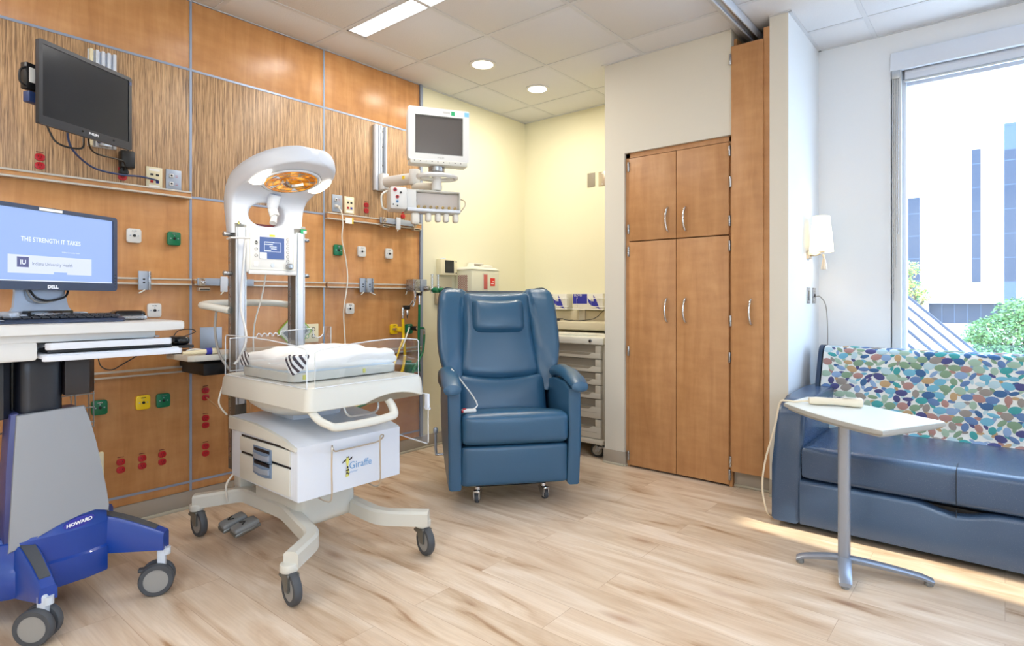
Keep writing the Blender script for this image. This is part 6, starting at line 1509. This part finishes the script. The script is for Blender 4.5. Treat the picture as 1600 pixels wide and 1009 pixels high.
for k in range(8):
    y = 8.93-.42*k if k else 8.93
    q = MB(); q.loft([[(x, y-.03, RP(x, y)), (x, y-.03, RP(x, y)+.035), (x, y+.03, RP(x, y)+.035), (x, y+.03, RP(x, y))] for x in (x0, x1)], 'roof_seam'); q.build('roof_seam', rfm, local=False)
def tree(cx, cy, cz, blobs, n, size, label, nm='tree', mats=('leaf', 'leaf_dark')):
    r = random.Random(int(cx*100)+n); t = thing(nm, label, 'tree', (cx, cy, -9))
    q = MB(); q.tube([(cx, cy, -9), (cx+.1, cy, cz-3), (cx, cy, cz-.3)], .14, 'bark')
    for bx_, by_, bz_, br_ in blobs: q.tube([(cx, cy, cz-1.8), (cx+bx_*.5, cy+by_*.5, cz+bz_*.4-.7), (cx+bx_, cy+by_, cz+bz_)], .035, 'bark', seg=6)
    q.build('trunk', t, local=False)
    q = MB(); tot = sum(b[3]**2 for b in blobs)
    for bx_, by_, bz_, br_ in blobs:
        for k in range(int(n*br_**2/tot)):
            th, ph = r.uniform(0, 2*PI), math.acos(r.uniform(-1, 1)); rad = br_*r.uniform(.6, 1.05)*(1+.22*noise.noise(Vector((th*2, ph*3, bx_))))
            c = Vector((cx+bx_+rad*math.sin(ph)*math.cos(th), cy+by_+rad*math.sin(ph)*math.sin(th), cz+bz_+rad*.8*math.cos(ph)))
            a = Vector((r.gauss(0, 1), r.gauss(0, 1), r.gauss(0, .5))).normalized(); b = a.cross(Vector((r.gauss(0, 1), r.gauss(0, 1), r.gauss(0, 1)))).normalized(); s_ = size*r.uniform(.6, 1.3)
            q.poly([c-a*s_, c-b*s_*.5, c+a*s_, c+b*s_*.5], mats[k % 2])
    q.build('foliage', t, local=False, recalc=False)
tree(.10, 18, .28, [(0, 0, 0, .72), (-.62, 0, -.35, .52), (.6, 0, .25, .75), (-.9, .2, -.95, .5), (-.2, -.3, -.7, .7), (.6, -.3, -.7, .8), (-.45, -.1, .05, .42), (.2, .1, .5, .5), (1.3, 0, .1, .8)], 16000, .045, 'large leafy green tree outside in front of the white building')
tree(-2.05, 20, 1.3, [(0, 0, .7, .28), (.12, 0, .1, .30), (.32, 0, -.1, .22), (-.3, 0, .3, .4), (.1, 0, -.45, .28)], 1700, .04, 'thin yellowish green tree top at the left edge of the window', mats=('leaf', 'giraffe_yellow'))

# ------------------------------------------------------------------ world, sun, camera
w = bpy.data.worlds.new('sky'); bpy.context.scene.world = w; w.use_nodes = True
nt = w.node_tree; bg = nt.nodes['Background']; tc = nt.nodes.new('ShaderNodeTexCoord'); sx_ = nt.nodes.new('ShaderNodeSeparateXYZ'); nt.links.new(tc.outputs['Generated'], sx_.inputs[0])
r = ramp(nt, [(.0, (.70, .80, .92, 1)), (.45, (.50, .70, 1, 1)), (.02, (.74, .86, 1, 1))]); nt.links.new(sx_.outputs['Z'], r.inputs['Fac']); nt.links.new(r.outputs['Color'], bg.inputs['Color'])
bg.inputs['Strength'].default_value = 10
l = bpy.data.lights.new('sun', 'SUN'); l.energy = 12; l.angle = .02; l.color = (1, .82, .6)
o = bpy.data.objects.new('sun', l); C.objects.link(o)
sd = Vector((math.cos(math.radians(31))*math.cos(math.radians(-6.5)), math.cos(math.radians(31))*math.sin(math.radians(-6.5)), math.sin(math.radians(31))))
o.rotation_euler = sd.to_track_quat('Z', 'Y').to_euler(); o.location = (12, 0, 9)
# daylight portals at the windows
pl2 = area('window_daylight', ((WX0+WX1)/2, YB+.14, (WZ0+WZ1)/2), (math.radians(-90), 0, 0), WX1-WX0, WZ1-WZ0, 1, (1, 1, 1)); pl2.data.cycles.is_portal = True
pl3 = area('side_daylight', (XR+.12, (TY0+TY1)/2, (TZ0+TZ1)/2), (0, math.radians(90), 0), TZ1-TZ0, TY1-TY0, 1, (1, 1, 1)); pl3.data.cycles.is_portal = True
cam = bpy.data.cameras.new('camera'); co = bpy.data.objects.new('camera', cam); C.objects.link(co); bpy.context.scene.camera = co
cam.sensor_width = 36; cam.lens = 922.4/1600*36; cam.shift_y = -(504.5-467.15)/1600; cam.clip_start = .05; cam.clip_end = 300
co.location = (0, 0, 1.13); co.rotation_euler = (PI/2, 0, math.radians(39.865))
sc_ = bpy.context.scene
sc_.view_settings.view_transform = 'Standard'; sc_.view_settings.look = 'None'; sc_.view_settings.gamma = 1; sc_.view_settings.exposure = 0; sc_.view_settings.use_curve_mapping = False
sc_.cycles.max_bounces = 10; sc_.cycles.diffuse_bounces = 5; sc_.cycles.glossy_bounces = 4; sc_.cycles.transparent_max_bounces = 16; sc_.cycles.sample_clamp_indirect = 6
sc_.cycles.caustics_reflective = False; sc_.cycles.caustics_refractive = False; sc_.cycles.use_denoising = True
